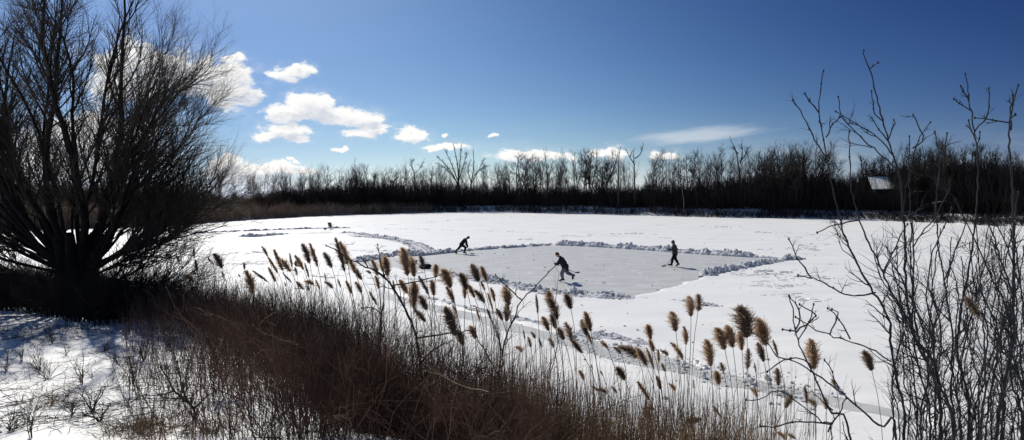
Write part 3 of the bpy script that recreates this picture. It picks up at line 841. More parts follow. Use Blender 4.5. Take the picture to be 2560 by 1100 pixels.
# trunk: fused lower part
tk = MB()
for i in range(10):
    a_ = i / 10 * 6.28
    p = np.array([[0.50 * math.cos(a_), 0.45 * math.sin(a_), -0.3], [0.34 * math.cos(a_), 0.3 * math.sin(a_), 0.5], [0.32 * math.cos(a_), 0.3 * math.sin(a_), 1.2], [0.55 * math.cos(a_), 0.45 * math.sin(a_), 2.1]])
    tk.tubes(smoothline(p, 4), taper(0.30, 0.10, 13), 8)
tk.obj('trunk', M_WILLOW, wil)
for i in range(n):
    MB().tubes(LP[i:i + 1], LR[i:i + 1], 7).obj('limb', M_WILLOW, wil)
cr = MB()
B1, B1R = spawn(LP, LR, 15, 0.16, 0.97, (0.25, 0.65), (1.2, 3.0), 9, (0.016, 0.036), 0.07, 0.11, wr); cr.tubes(B1, B1R, 5)
B2, B2R = spawn(B1, B1R, 9, 0.12, 0.97, (0.25, 0.7), (0.7, 1.8), 6, (0.008, 0.014), 0.08, 0.12, wr); cr.tubes(B2, B2R, 3)
B3, B3R = spawn(B2, B2R, 6, 0.12, 1.0, (0.25, 0.7), (0.35, 0.9), 4, (0.0045, 0.007), 0.07, 0.14, wr); cr.tubes(B3, B3R, 3)
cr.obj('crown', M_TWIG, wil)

# brush round the willow's foot
def stems(name, label, pts, heights, m, rng, r=(0.004, 0.010), kids=5, klen=(0.2, 0.6), lean=0.25, wig=0.12, kr=(0.002, 0.005), kids2=0, cat='brush', K=6, trop=0.03):
    n = len(pts)
    d = np.stack([rng.normal(0, lean, n), rng.normal(0, lean, n), np.ones(n)], 1)
    P = curves(pts, d, heights, K, trop, wig, rng)
    Rr = rng.uniform(*r, n)[:, None] * np.linspace(1, 0.35, K)
    mb = MB(); mb.tubes(P, Rr, 3)
    if kids:
        C, CR = spawn(P, Rr, kids, 0.15, 0.97, (0.3, 0.9), klen, 4, kr, 0.06, 0.18, rng); mb.tubes(C, CR, 3)
        if kids2:
            D, DR = spawn(C, CR, kids2, 0.2, 1.0, (0.3, 0.9), (klen[0] * 0.5, klen[1] * 0.5), 3, (kr[0] * 0.7, kr[1] * 0.7), 0.04, 0.2, rng); mb.tubes(D, DR, 3)
    return tag(mb.obj(name, m), label, cat, kind='stuff')


rb = np.random.default_rng(31)
n = 4200
x = rb.uniform(-18.5, -8.0, n); y = np.interp(x, [-17.5, -14, -11.7, -9, -8.3], [17.0, 16.2, 14.9, 13.0, 12.6]) - 1.0 + rb.uniform(-0.5, 4.5, n)
pts = np.stack([x, y, land_z(x, y) - 0.05], 1)
h = np.interp(x, [-17.5, -14, -12, -10, -8.3], [1.6, 1.35, 1.2, 1.35, 1.3]) * rb.uniform(0.35, 1.05, n)
stems('willow_brush', 'dark tangled brush crowding the foot of the willow', pts, h, M_DARKTH, rb, (0.006, 0.014), 7, (0.25, 0.7), 0.35, 0.14, (0.003, 0.006), 3)

# ------------------------------------------------------------------ thicket on the slope
TTOP = np.array([(300, 700), (400, 690), (500, 700), (640, 735), (800, 760), (900, 775), (1000, 800), (1100, 840), (1200, 880), (1300, 915), (1380, 960), (1500, 995), (1850, 1015), (1920, 1060), (2000, 1120)], float)


def slope_pts(rng, n, p0, p1, s0, s1, dens=0.35):
    """random points on the bank slope seen between picture columns p0 and p1, s metres past the shoulder"""
    out = []
    while len(out) < n:
        m = n * 4
        px = rng.uniform(p0, p1, m); y = rng.uniform(3.2, 18, m); x = (px - 1280) / F * y
        s = sdist(x, y); ok = (s > s0) & (s < s1) & (rng.uniform(0, 1, m) < dens + (1 - dens) * (y / 18))
        out += list(np.stack([x, y, px, s], 1)[ok])
    a = np.array(out[:n])
    z = land_z(a[:, 0], a[:, 1])
    return a, np.stack([a[:, 0], a[:, 1], z - 0.05], 1)


def to_top(a, pts, rng, lo=0.35, hi=2.6, f=(0.6, 1.05), extra=0):
    ty = np.interp(a[:, 2], TTOP[:, 0], TTOP[:, 1]) + extra + rng.normal(0, 18, len(a))
    top = at(a[:, 2], ty, a[:, 1])[:, 2]
    return np.clip(top - pts[:, 2], lo, hi) * rng.uniform(*f, len(a))


a, pts = slope_pts(rb, 9000, 380, 1380, -0.35, 3.6, 0.8)
cl = noise2(a[:, 0], a[:, 1], 1.5, 2)
keep = rb.uniform(0, 1, len(a)) < np.clip((a[:, 3] + 0.25) / 0.9 + 0.5 * cl, 0.08, 1)
a, pts, cl = a[keep], pts[keep], cl[keep]
h = to_top(a, pts, rb, f=(0.4, 1.06)) * np.clip(0.93 + 0.42 * cl, 0.4, 1.2)
stems('bramble_thicket', 'dense red brown thicket of thin stems covering the bank slope', pts, h, M_THICK, rb, (0.0025, 0.006), 6, (0.15, 0.6), 0.28, 0.13, (0.0014, 0.0032), 2)
a, pts = slope_pts(rb, 1500, 380, 900, 0.2, 3.6)
h = to_top(a, pts, rb, extra=-15)
stems('dark_thicket', 'darker bristling shrub stems along the top of the thicket on the left', pts, h, M_DARKTH, rb, (0.004, 0.008), 7, (0.15, 0.5), 0.2, 0.1, (0.0018, 0.0035), 2)
a, pts = slope_pts(rb, 1100, 370, 1380, -0.5, 3.4, 0.7)
h = to_top(a, pts, rb, 0.5, 2.2, (0.7, 1.3))
stems('arching_brambles', 'arching tangled bramble canes woven through the thicket', pts, h, M_THICK, rb, (0.003, 0.0055), 4, (0.15, 0.5), 0.55, 0.16, (0.0016, 0.003), 2, 'brambles', 11, -0.07)
a, pts = slope_pts(rb, 170, 420, 1400, -0.1, 2.6)
pts[:, 2] += rb.uniform(0.1, 0.7, len(a))
stems('pale_dead_strands', 'pale bent dead strands caught across the thicket', pts, rb.uniform(0.4, 1.1, len(a)), M_STALK, rb, (0.0025, 0.0045), 2, (0.15, 0.4), 1.1, 0.22, (0.0015, 0.003), 0, 'brush', 8, -0.03)
a, pts = slope_pts(rb, 4600, 1200, 1930, 0.9, 4.0, 0.8)
h = to_top(a, pts, rb, 0.3, 2.4, (0.78, 1.08))
stems('dry_grass_clumps', 'tall dry brown grass and stalks along the bottom right of centre', pts, h, M_GRASS, rb, (0.002, 0.0045), 3, (0.15, 0.5), 0.12, 0.06, (0.0012, 0.0024), 0, 'grass')
# taller bare reed stalks between the plumed ones
a, pts = slope_pts(rb, 900, 620, 2050, 1.4, 4.8)
ty = np.interp(a[:, 2], [620, 900, 1300, 1600, 2050], [700, 740, 800, 850, 880]) + np.abs(rb.normal(0, 110, len(a)))
h = np.clip(at(a[:, 2], ty, a[:, 1])[:, 2] - pts[:, 2], 0.5, 3.2)
stems('bare_reed_stalks', 'thin bare broken reed stalks standing among the plumed reeds', pts, h, M_STALK, rb, (0.0022, 0.004), 1, (0.15, 0.45), 0.07, 0.03, (0.0012, 0.002), 0, 'reeds')
# grass on the snowy bank: upright stems near the thicket edge
a, pts = slope_pts(rb, 3000, 300, 860, -3.0, 0.15)
keep = rb.uniform(0, 1, len(a)) < np.exp(a[:, 3] / 0.9)
a, pts = a[keep], pts[keep]
stems('bank_grass', 'thin upright dead stems poking through the snow at the thicket edge', pts, rb.uniform(0.25, 0.9, len(a)), M_THICK, rb, (0.002, 0.004), 3, (0.1, 0.3), 0.2, 0.1, (0.001, 0.0022), 1, 'grass')
px = rb.uniform(-60, 720, 5200); y = rb.uniform(4.2, 13, 5200); x = (px - 1280) / F * y
ok = (sdist(x, y) < -0.15) & (noise2(x, y, 1.4, 3) > rb.normal(0.12, 0.15, 5200))
x, y = x[ok], y[ok]
stems('snow_stubble', 'short dead stubble poking through the bank snow', np.stack([x, y, bank_z(x, y) - 0.02], 1), rb.uniform(0.05, 0.22, len(x)), M_WEED, rb, (0.0016, 0.0035), 2, (0.05, 0.14), 0.6, 0.25, (0.001, 0.002), 0, 'grass')

px = rb.uniform(-60, 760, 5000); y = rb.uniform(4.2, 13, 5000); x = (px - 1280) / F * y
ok = (sdist(x, y) < 0.2) & (noise2(x, y, 1.1, 1) > rb.normal(0.2, 0.25, 5000))
x, y = x[ok], y[ok]; n_ = len(x); a_ = rb.uniform(0, 6.28, n_)
P = curves(np.stack([x, y, bank_z(x, y) + 0.012], 1), np.stack([np.cos(a_), np.sin(a_), rb.normal(0.05, 0.12, n_)], 1), rb.uniform(0.05, 0.32, n_), 5, 0.0, 0.22, rb)
P[..., 2] = np.maximum(P[..., 2], bank_z(P[..., 0], P[..., 1]) + 0.006)
tag(MB().tubes(P, rb.uniform(0.0014, 0.0036, n_)[:, None] * np.linspace(1, 0.5, 5), 3).obj('twig_litter', M_WEED), 'fallen twig litter and dead blades lying on the bank snow', 'twig litter', kind='stuff')

# weeds standing on the snow bank (individual)
WEEDS = [(100, 925, 70, 'sprawling'), (55, 905, 60, 'thin'), (205, 960, 80, 'upright'), (230, 1030, 110, 'twisted'), (118, 950, 60, 'sprawling'), (165, 890, 40, 'thin'), (330, 960, 90, 'upright'), (300, 910, 60, 'sprawling'),
         (25, 1080, 70, 'sprawling'), (80, 1095, 110, 'thin'), (260, 880, 40, 'sprawling'), (360, 905, 60, 'upright'), (250, 1055, 60, 'twisted'), (15, 930, 60, 'thin'), (390, 1090, 45, 'matted'), (340, 1070, 40, 'matted'), (180, 1040, 50, 'thin'), (420, 870, 80, 'upright'), (300, 1085, 40, 'matted'), (430, 1060, 40, 'matted'), (110, 1010, 35, 'matted'), (520, 1085, 40, 'matted'), (130, 860, 35, 'thin'), (450, 1000, 110, 'upright')]
WEEDS.sort()
wc = {}
for px, py, hp, kd in WEEDS:
    # where the sight line meets the bank
    lo, hi = 3.0, 20.0
    dd = ray(px, py)
    for dep in np.arange(3.5, 20, 0.05):
        q_ = CAMP + dd * dep / dd[1]
        if q_[2] <= bank_z(q_[0], q_[1]): break
    hh = hp * dep / F
    wc[kd] = wc.get(kd, 0) + 1
    o = thing('dead_weed', '%s dark dead weed on the snowy bank, %s such weed from the left' % (kd, ORD[wc[kd] - 1]), 'weed', (q_[0], q_[1], q_[2] - 0.02), 'dead weeds on the snowy bank')
    nst = {'sprawling': 9, 'thin': 4, 'upright': 7, 'twisted': 5, 'matted': 30}[kd]
    lean = {'sprawling': 0.7, 'thin': 0.15, 'upright': 0.2, 'twisted': 0.35, 'matted': 1.4}[kd]
    dv = np.stack([rb.normal(0, lean, nst), rb.normal(0, lean, nst), np.ones(nst)], 1)
    P = curves(np.concatenate([rb.normal(0, 0.005 if kd != 'matted' else 0.08, (nst, 2)), np.zeros((nst, 1))], 1), dv, rb.uniform(0.5, 1.1, nst) * hh, 7, -0.05 if kd == 'matted' else 0.03, 0.22 if kd == 'twisted' else 0.12, rb)
    r = rb.uniform(0.003, 0.0055, nst)[:, None] * np.linspace(1, 0.4, 7)
    if kd == 'twisted': r = r * 1.7
    wmb = MB().tubes(P, r, 4)
    C, CR = spawn(P, r, 6, 0.2, 1.0, (0.4, 1.0), (0.08, 0.28), 4, (0.0015, 0.003), 0.0, 0.22, rb)
    D, DR = spawn(C, CR, 2, 0.2, 1.0, (0.4, 1.0), (0.04, 0.1), 3, (0.001, 0.002), 0.0, 0.2, rb)
    wmb.tubes(C, CR, 3).tubes(D, DR, 3)
    wo_ = wmb.obj('dead_weed', M_WEED if kd != 'matted' else M_GRASS); wo_.location = o.location; tag(wo_, o['label'], 'weed', o['group']); bpy.data.objects.remove(o)

# ------------------------------------------------------------------ saplings
sr = np.random.default_rng(41)


def sapling(label, depth, lines, r0_, m, kids=14, klen=(0.25, 0.8), kids2=5, name='sapling', group=None, twr=(0.004, 0.0075), buds=True, dwander=0.07, ang=(0.3, 0.9), t0=0.2, t1=0.78):
    """lines: first is the main stem from its foot up, the rest are branches; picture points placed at a real depth"""
    r0 = r0_ * (1.08 if m is M_SAP else 1.0)
    L0 = np.array([at(a, b, depth) for a, b in lines[0]])
    foot = L0[0].copy()
    zg = float(land_z(foot[0], foot[1]))
    if foot[2] > zg + 0.05:
        ex = L0[0] - (L0[1] - L0[0]) * 0.0
        L0 = np.vstack([[foot[0] - (L0[1, 0] - L0[0, 0]) * 0.3, foot[1], zg - 0.08], L0])
    o = thing(name, label, 'sapling' if name == 'sapling' else 'shrub', (L0[0, 0], L0[0, 1], zg), group)
    org = np.array([L0[0, 0], L0[0, 1], zg])
    tm = MB(); bm_ = MB(); allc = []
    for i, l in enumerate(lines):
        P = L0 if i == 0 else np.array([at(a, b, depth) for a, b in l])
        k = np.linspace(0, 1, len(P))
        if i == 0:
            P = P.copy(); P[:, 1] += dwander * sr.normal() * k ** 1.5; wander = P
        else:
            base = P[0]
            j = np.argmin(np.linalg.norm(prevmain[:, [0, 2]] - base[[0, 2]], axis=1))
            P = P.copy(); P[:, 1] += (prevmain[j, 1] - base[1]) + dwander * sr.normal() * k
        C = resample(smoothline(P, 6), 0.05)
        C[1:-1] += sr.normal(0, 0.004, (len(C) - 2, 3))
        if i == 0: prevmain = C
        rb0 = r0 if i == 0 else r0 * 0.5
        # scale branch radius by where it leaves the main stem
        if i > 0:
            frac = j / max(1, len(prevmain)); rb0 = max(r0 * (1 - 0.75 * frac) * 0.8, 0.006)
        rad = taper(rb0, max(0.004, rb0 * 0.22), len(C)) * (1 + 0.08 * sr.normal(size=len(C)))
        (tm if i == 0 else bm_).tubes(C - org, rad, 6)
        allc.append((C - org, rad))
    tm.obj('trunk', m, o)
    tw = bm_
    for i, (C, rad) in enumerate(allc):
        Cs = C[::3] if len(C) > 12 else C; rs = rad[::3] if len(C) > 12 else rad
        ll_ = len(C) * 0.05; kl = klen if i == 0 else (min(klen[0], 0.25 * ll_), min(klen[1], 0.5 * ll_))
        m_ = max(2, int(kids * len(C) / max(len(allc[0][0]), 1)))
        T1, T1R = spawn(Cs[None], rs[None], m_, t0 if i == 0 else 0.2, (0.98 if i else t1), ang, kl, 7, twr, 0.05, 0.17, sr); tw.tubes(T1, T1R, 4)
        if kids2:
            T2, T2R = spawn(T1, T1R, kids2, 0.2, 1.0, (0.35, 0.95), (kl[0] * 0.4, kl[1] * 0.5), 4, (twr[0] * 0.6, twr[1] * 0.6), 0.04, 0.2, sr); tw.tubes(T2, T2R, 3)
    if buds:
        C = np.concatenate([c[-1:] for c, _ in allc] + [c[len(c) // 2::9] for c, _ in allc]); v0, f0 = ICO1
        for c in C: tw.add(v0 * np.array([0.008, 0.008, 0.013]) + c, t=f0)
    if tw.n: tw.obj('crown', m, o)
    return o


G = 'bare saplings on the right'
sapling('sapling with knobbly bare tip standing leftmost against the sky on the right', 4.6, [[(2262, 1100), (2246, 975), (2227, 870), (2217, 790), (2168, 710), (2132, 645), (2105, 590), (2085, 520), (2068, 450), (2047, 340), (2036, 280), (2036, 240), (2044, 183)],
        [(2058, 395), (2030, 340), (2010, 285), (1992, 246)], [(2036, 285), (2020, 258), (2010, 235)], [(2055, 345), (2075, 320), (2105, 290)], [(2045, 318), (2012, 312)], [(2185, 730), (2110, 735), (2025, 695), (1965, 680)], [(2025, 695), (1990, 640), (1976, 598)]], 0.017, M_SAP, 12, (0.2, 0.6), 4, group=G)
sapling('tallest sapling with a long bare leader reaching highest into the blue sky', 4.9, [[(2352, 1100), (2340, 920), (2300, 860), (2285, 830), (2270, 740), (2268, 600), (2262, 500), (2258, 440), (2240, 375), (2227, 320), (2215, 280), (2205, 230), (2192, 165), (2175, 126), (2181, 117)],
        [(2220, 300), (2196, 280), (2188, 225)], [(2235, 345), (2255, 310), (2260, 295)], [(2193, 165), (2204, 153)], [(2245, 390), (2210, 340), (2160, 300), (2120, 270)], [(2250, 420), (2150, 330), (2112, 290), (2102, 240)], [(2232, 350), (2200, 290)]], 0.020, M_SAP, 24, (0.25, 0.7), 6, group=G)
sapling('sapling crossing diagonally from lower right toward upper left', 4.4, [[(2385, 1100), (2340, 960), (2290, 850), (2255, 775), (2230, 735), (2205, 680), (2180, 630), (2145, 550), (2125, 480), (2120, 420), (2118, 330)],
        [(2205, 680), (2240, 600), (2260, 560)], [(2145, 550), (2080, 560), (2030, 580)], [(2300, 865), (2285, 700), (2290, 560)]], 0.017, M_SAP, 24, (0.25, 0.8), 6, group=G)
sapling('straight upright sapling with forked top in the middle of the right clump', 5.1, [[(2327, 1100), (2305, 950), (2285, 860), (2282, 750), (2285, 600), (2277, 500), (2275, 400), (2277, 340)],
        [(2277, 420), (2300, 350), (2318, 320), (2330, 305)], [(2285, 370), (2310, 345), (2282, 287)], [(2284, 620), (2350, 520), (2372, 470)]], 0.014, M_SAP, 24, (0.25, 0.7), 6, group=G)
sapling('slim curving sapling just right of the straight forked one', 4.7, [[(2385, 1100), (2376, 1000), (2380, 850), (2362, 720), (2342, 600), (2338, 480), (2345, 410), (2332, 330)], [(2360, 700), (2400, 600), (2425, 540)], [(2345, 410), (2372, 360), (2390, 330)]], 0.014, M_SAP, 26, (0.25, 0.8), 7, group=G)
sapling('spiky topped sapling with short side shoots against the sky', 5.0, [[(2422, 1100), (2415, 975), (2390, 880), (2402, 760), (2430, 600), (2440, 480), (2436, 370), (2424, 300), (2412, 235), (2403, 187)],
        [(2433, 350), (2410, 325), (2395, 305)], [(2430, 330), (2445, 290), (2432, 230)], [(2420, 280), (2400, 262), (2394, 245)], [(2415, 255), (2402, 215)], [(2437, 380), (2452, 330)]], 0.016, M_SAP, 18, (0.2, 0.6), 5, group=G)
sapling('dark thick sapling near the right edge with a fork of straight tips', 4.5, [[(2490, 1100), (2505, 975), (2525, 850), (2522, 750), (2518, 600), (2510, 500), (2497, 390), (2488, 310), (2490, 245)],
        [(2492, 330), (2475, 285), (2468, 230)], [(2488, 312), (2455, 300), (2440, 294)], [(2492, 300), (2500, 292)], [(2522, 750), (2480, 620), (2450, 540)]], 0.020, M_SAP, 26, (0.25, 0.8), 7, group=G)
sapling('sapling leaning left across the right edge of the clump', 4.9, [[(2560, 1100), (2530, 950), (2528, 800), (2490, 700), (2440, 590), (2400, 500)], [(2500, 720), (2530, 600), (2548, 480)], [(2528, 850), (2570, 700)]], 0.017, M_SAP, 28, (0.25, 0.8), 7, group=G)
sapling('thin sapling at the extreme right edge of the picture', 4.4, [[(2590, 1100), (2575, 900), (2558, 700), (2548, 600), (2554, 540)], [(2560, 720), (2535, 620), (2522, 560)]], 0.014, M_SAP, 28, (0.2, 0.5), 7, group=G)
sapling('short bushy sapling filling the foot of the right clump', 4.2, [[(2450, 1100), (2460, 950), (2450, 800), (2465, 700)], [(2460, 960), (2500, 850), (2515, 760)], [(2455, 980), (2420, 880), (2400, 800)]], 0.013, M_SAP, 26, (0.25, 0.7), 6, group=G)
sapling('slender whip sapling between the crossing one and the straight one', 4.3, [[(2300, 1100), (2310, 980), (2330, 860), (2310, 740), (2320, 640), (2350, 560), (2362, 520)], [(2328, 850), (2280, 760), (2240, 700)]], 0.011, M_SAP, 18, (0.25, 0.7), 6, group=G)
sapling('spreading low sapling arching left with knobbly tips at mid height', 4.3, [[(2125, 1100), (2075, 1030), (2040, 950), (2007, 880), (1990, 825), (1985, 780), (1974, 740)],
        [(1997, 850), (2040, 800), (2060, 770)], [(1990, 825), (2010, 795), (2000, 760), (1995, 752)], [(1992, 832), (2045, 790), (2010, 765)], [(1990, 828), (1957, 824)], [(2030, 920), (2010, 900), (1960, 895), (1912, 925)]], 0.014, M_SAP, 8, (0.15, 0.4), 2, group=G)
sapling('low branching sapling reaching from the right clump toward the reeds', 4.5, [[(2240, 1100), (2205, 1070), (2160, 1030), (2095, 975), (2040, 935), (1990, 905), (1950, 895), (1925, 860), (1885, 832)],
        [(2100, 980), (2080, 920), (2070, 905)], [(2230, 905), (2170, 870), (2080, 840), (2035, 822), (1995, 795)], [(2080, 840), (2110, 790), (2100, 780)], [(2130, 850), (2110, 800), (2095, 780)]], 0.014, M_SAP, 9, (0.15, 0.45), 2, group=G)
sapling('small knobbly sapling at the bottom with thin crossing twigs', 4.1, [[(2080, 1100), (2060, 1060), (2000, 1010), (1950, 980), (1900, 1005), (1872, 1006)], [(2080, 1062), (2000, 1050), (1920, 1055), (1885, 1050)], [(2070, 1080), (2110, 1040), (2140, 1010)]], 0.007, M_SAP, 8, (0.1, 0.35), 2, group=G)
WH = sorted([(sr.uniform(2230, 2620), 0, sr.uniform(560, 800)) for _ in range(14)] + [(2290, 2200, 610), (2365, 2240, 660), (2400, 2460, 560), (2440, 2380, 600), (2475, 2430, 640), (2510, 2560, 590), (2535, 2500, 610), (2335, 2320, 690), (2270, 2280, 640), (2315, 2360, 590), (2350, 2400, 640), (2385, 2350, 570),
             (2420, 2470, 620), (2445, 2500, 560), (2465, 2450, 560), (2500, 2470, 590), (2525, 2545, 640), (2555, 2530, 570), (2300, 2270, 720), (2430, 2420, 700), (2250, 2300, 780), (2565, 2575, 620), (2395, 2420, 720), (2480, 2530, 700)])
for i, (bx_, tx, ty_) in enumerate(WH):
    if tx == 0: tx = bx_ + sr.normal(-10, 40)
    dp = sr.uniform(4.3, 6.2)
    mx_ = (bx_ * 0.5 + tx * 0.5) + sr.normal(0, 32)
    sapling('thin bare whip %s, %s whip from left in the right clump' % ('leaning left' if tx < bx_ - 12 else 'leaning right' if tx > bx_ + 12 else 'standing straight', ORD[i]), dp, [[(bx_, 1100), ((bx_ + mx_) / 2 + sr.normal(0, 14), 960), (mx_, 830), ((mx_ + tx) / 2 + sr.normal(0, 8), 730), (tx, ty_)]], sr.uniform(0.0065, 0.0115), M_SAP, 22, (0.2, 0.75), 7, group=G, buds=False, t1=0.98, ang=(0.25, 0.7))

G2 = 'bare saplings in the middle foreground'

def sap2(*a, **k):
    return sapling(*a, group=G2, **k)


sap2('forked sapling with a long branch reaching left over the reed plumes', 5.6, [[(1050, 1100), (1053, 950), (1043, 850), (1015, 775), (980, 715), (950, 685), (920, 670), (890, 655), (865, 645), (840, 625), (815, 614)],
     [(980, 715), (1030, 705), (1060, 700), (1095, 690), (1115, 680)], [(920, 670), (912, 648), (909, 642)], [(960, 690), (950, 650), (943, 612)], [(1043, 845), (1100, 835), (1150, 828), (1190, 815)], [(1050, 910), (1090, 870), (1130, 850)]], r0_=0.020, m=M_FORK, kids=12, klen=(0.2, 0.6), kids2=4)
sap2('slim straight sapling just left of the forked one', 5.4, [[(982, 1100), (968, 1025), (952, 925), (951, 830), (955, 770), (960, 700), (958, 690)], [(952, 790), (930, 770), (905, 770)], [(952, 870), (925, 855), (912, 830)], [(965, 1000), (900, 985), (820, 960)]], r0_=0.016, m=M_FORK, kids=12, klen=(0.2, 0.6), kids2=4)
sap2('twiggy sapling right of the forked one with a twig pointing at the skater', 5.3, [[(1238, 1100), (1245, 1000), (1248, 930), (1262, 850), (1285, 795), (1305, 750), (1340, 715), (1372, 680), (1392, 661)], [(1305, 750), (1270, 720), (1238, 690)], [(1252, 950), (1225, 900), (1200, 860), (1185, 830)], [(1256, 880), (1240, 820), (1225, 790)], [(1250, 955), (1220, 935), (1180, 920)]], r0_=0.014, m=M_FORK, kids=12, klen=(0.2, 0.55), kids2=4)
sap2('gnarled dark shrub with pale crossing twigs low in the thicket', 4.9, [[(1170, 1100), (1165, 1020), (1155, 960), (1140, 910), (1120, 890)], [(1160, 990), (1110, 1000), (1030, 980), (960, 960)], [(1155, 950), (1190, 930), (1240, 930)], [(1165, 1030), (1120, 1060), (1050, 1050), (820, 1040)], [(1150, 940), (1100, 920), (1050, 935)]], r0_=0.014, m=M_FORK, kids=20, klen=(0.2, 0.5), kids2=4, name='shrub', t1=0.98)
sap2('crooked little sapling rising from the snow at lower left', 4.6, [[(491, 1100), (483, 1024), (464, 1007), (431, 980), (410, 955), (388, 925)], [(468, 1008), (455, 960), (450, 900)], [(483, 1024), (500, 1003), (520, 990)], [(431, 980), (400, 990), (360, 990)]], r0_=0.014, m=M_SAP, kids=10, klen=(0.15, 0.45), kids2=3)
sap2('bent twiggy sapling on the bank left of the thicket', 5.4, [[(540, 1100), (555, 1040), (560, 960), (545, 880), (560, 810)], [(560, 960), (590, 900), (610, 860)], [(548, 890), (520, 850), (505, 820)]], r0_=0.008, m=M_THICK, kids=18, klen=(0.2, 0.5), kids2=4)

# ------------------------------------------------------------------ plumed reeds
pr = np.random.default_rng(61)


def plume_proto(kind, rng):
    """unit-length plume along +z, branchlets swept to local -x"""
    K = 9
    t = np.linspace(0, 1, K)
    sw = {'slim': 0.05, 'full': 0.08, 'swept': 0.16, 'ragged': 0.12, 'droop': 0.5}[kind]
    ax = np.stack([-sw * t ** 2, 0 * t, t * (1 - 0.25 * sw * t)], 1)
    mb = MB()
    mb.tubes(ax, taper(0.013, 0.004, K), 4)
    n = {'slim': 380, 'full': 800, 'swept': 520, 'ragged': 320, 'droop': 620}[kind]
    wd = {'slim': 0.14, 'full': 0.24, 'swept': 0.21, 'ragged': 0.24, 'droop': 0.26}[kind]
    tt = rng.beta(1.1, 1.25, n) * 0.95
    pos = np.stack([np.interp(tt, t, ax[:, k]) for k in range(3)], 1)
    az = rng.uniform(0, 6.28, n)
    sp = rng.uniform(0.15, 0.95, n) * (0.75 if kind == 'slim' else 1.0)
    d = np.stack([np.cos(az) * np.sin(sp), np.sin(az) * np.sin(sp), np.cos(sp)], 1)
    env = np.clip(np.minimum(0.45 + 2.2 * tt, 1.25 * (1 - tt) ** 0.8 + 0.12), 0.1, 1) * np.where(rng.uniform(0, 1, n) < 0.12, 1.5, 1.0)
    ln = wd * rng.uniform(0.7, 1.5, n) * env * 1.1
    C = curves(pos, d, ln, 5, 0.0, 0.10, rng, bend=np.array([-0.24 if kind in ('swept', 'droop') else -0.14, 0, -0.06 if kind != 'droop' else -0.25]))
    CR = np.full(n, 0.0040)[:, None] * np.array([1, 1.6, 1.6, 1.2, 0.4])[None]
    mb.ribbons(C, CR * 1.2, rng)
    D, DR = spawn(C, CR * 1.0, 5, 0.2, 1.0, (0.25, 0.8), (0.03, 0.09), 3, (0.0030, 0.0045), -0.03, 0.14, rng, tip=0.2)
    DR[:, 1] *= 1.6
    mb.ribbons(D, DR * 1.25, rng)
    return mb.mesh('plume', M_PLUME if kind not in ('ragged',) else M_PLUMED)


PL = {k: [plume_proto(k, pr) for _ in range(3)] for k in ('slim', 'full', 'swept', 'ragged', 'droop')}
for k in PL:   # a darker copy of one of each
    dm = PL[k][2]; dm.materials.clear(); dm.materials.append(M_PLUMED)

ZA = [(120, 135, 140, 185), (18, 215, 25, 250), (55, 265, 65, 370), (75, 258, 140, 310), (150, 195, 190, 265), (178, 160, 215, 255), (150, 245, 180, 310), (210, 190, 255, 260), (252, 175, 262, 240), (222, 270, 260, 315), (280, 240, 285, 275), (225, 312, 230, 335), (290, 180, 320, 250), (330, 125, 350, 220), (360, 130, 390, 235), (330, 225, 345, 290),
      (340, 290, 370, 325), (290, 310, 320, 350), (340, 330, 345, 355), (435, 165, 460, 240), (385, 305, 400, 350), (440, 300, 465, 345), (425, 270, 432, 310), (490, 110, 525, 260), (522, 118, 540, 225), (550, 185, 580, 270), (580, 240, 610, 300), (493, 300, 505, 340), (540, 310, 560, 370), (590, 310, 610, 365), (645, 250, 655, 270),
      (675, 205, 690, 280), (712, 195, 715, 260), (735, 195, 740, 280), (690, 285, 695, 345), (655, 365, 685, 425), (770, 310, 775, 375), (810, 305, 840, 370), (825, 155, 840, 280), (862, 195, 872, 285), (908, 185, 920, 240), (905, 290, 945, 375), (880, 325, 870, 430), (965, 310, 970, 380), (985, 230, 978, 290), (910, 385, 935, 450), (890, 450, 930, 510),
      (1030, 255, 1055, 340), (1050, 340, 1070, 415), (1115, 275, 1135, 350), (1125, 340, 1125, 395), (1170, 230, 1195, 310), (1215, 240, 1235, 310), (1150, 330, 1175, 390), (1190, 350, 1225, 415), (1210, 310, 1225, 355), (1265, 345, 1275, 410), (1245, 375, 1265, 450), (1240, 450, 1255, 495), (1335, 345, 1345, 430), (1340, 430, 1335, 510), (1295, 450, 1315, 505),
      (1185, 440, 1200, 505), (1070, 430, 1080, 470), (1045, 450, 1080, 580), (1100, 560, 1115, 625), (1160, 535, 1180, 595), (150, 365, 155, 380), (860, 400, 880, 450)]
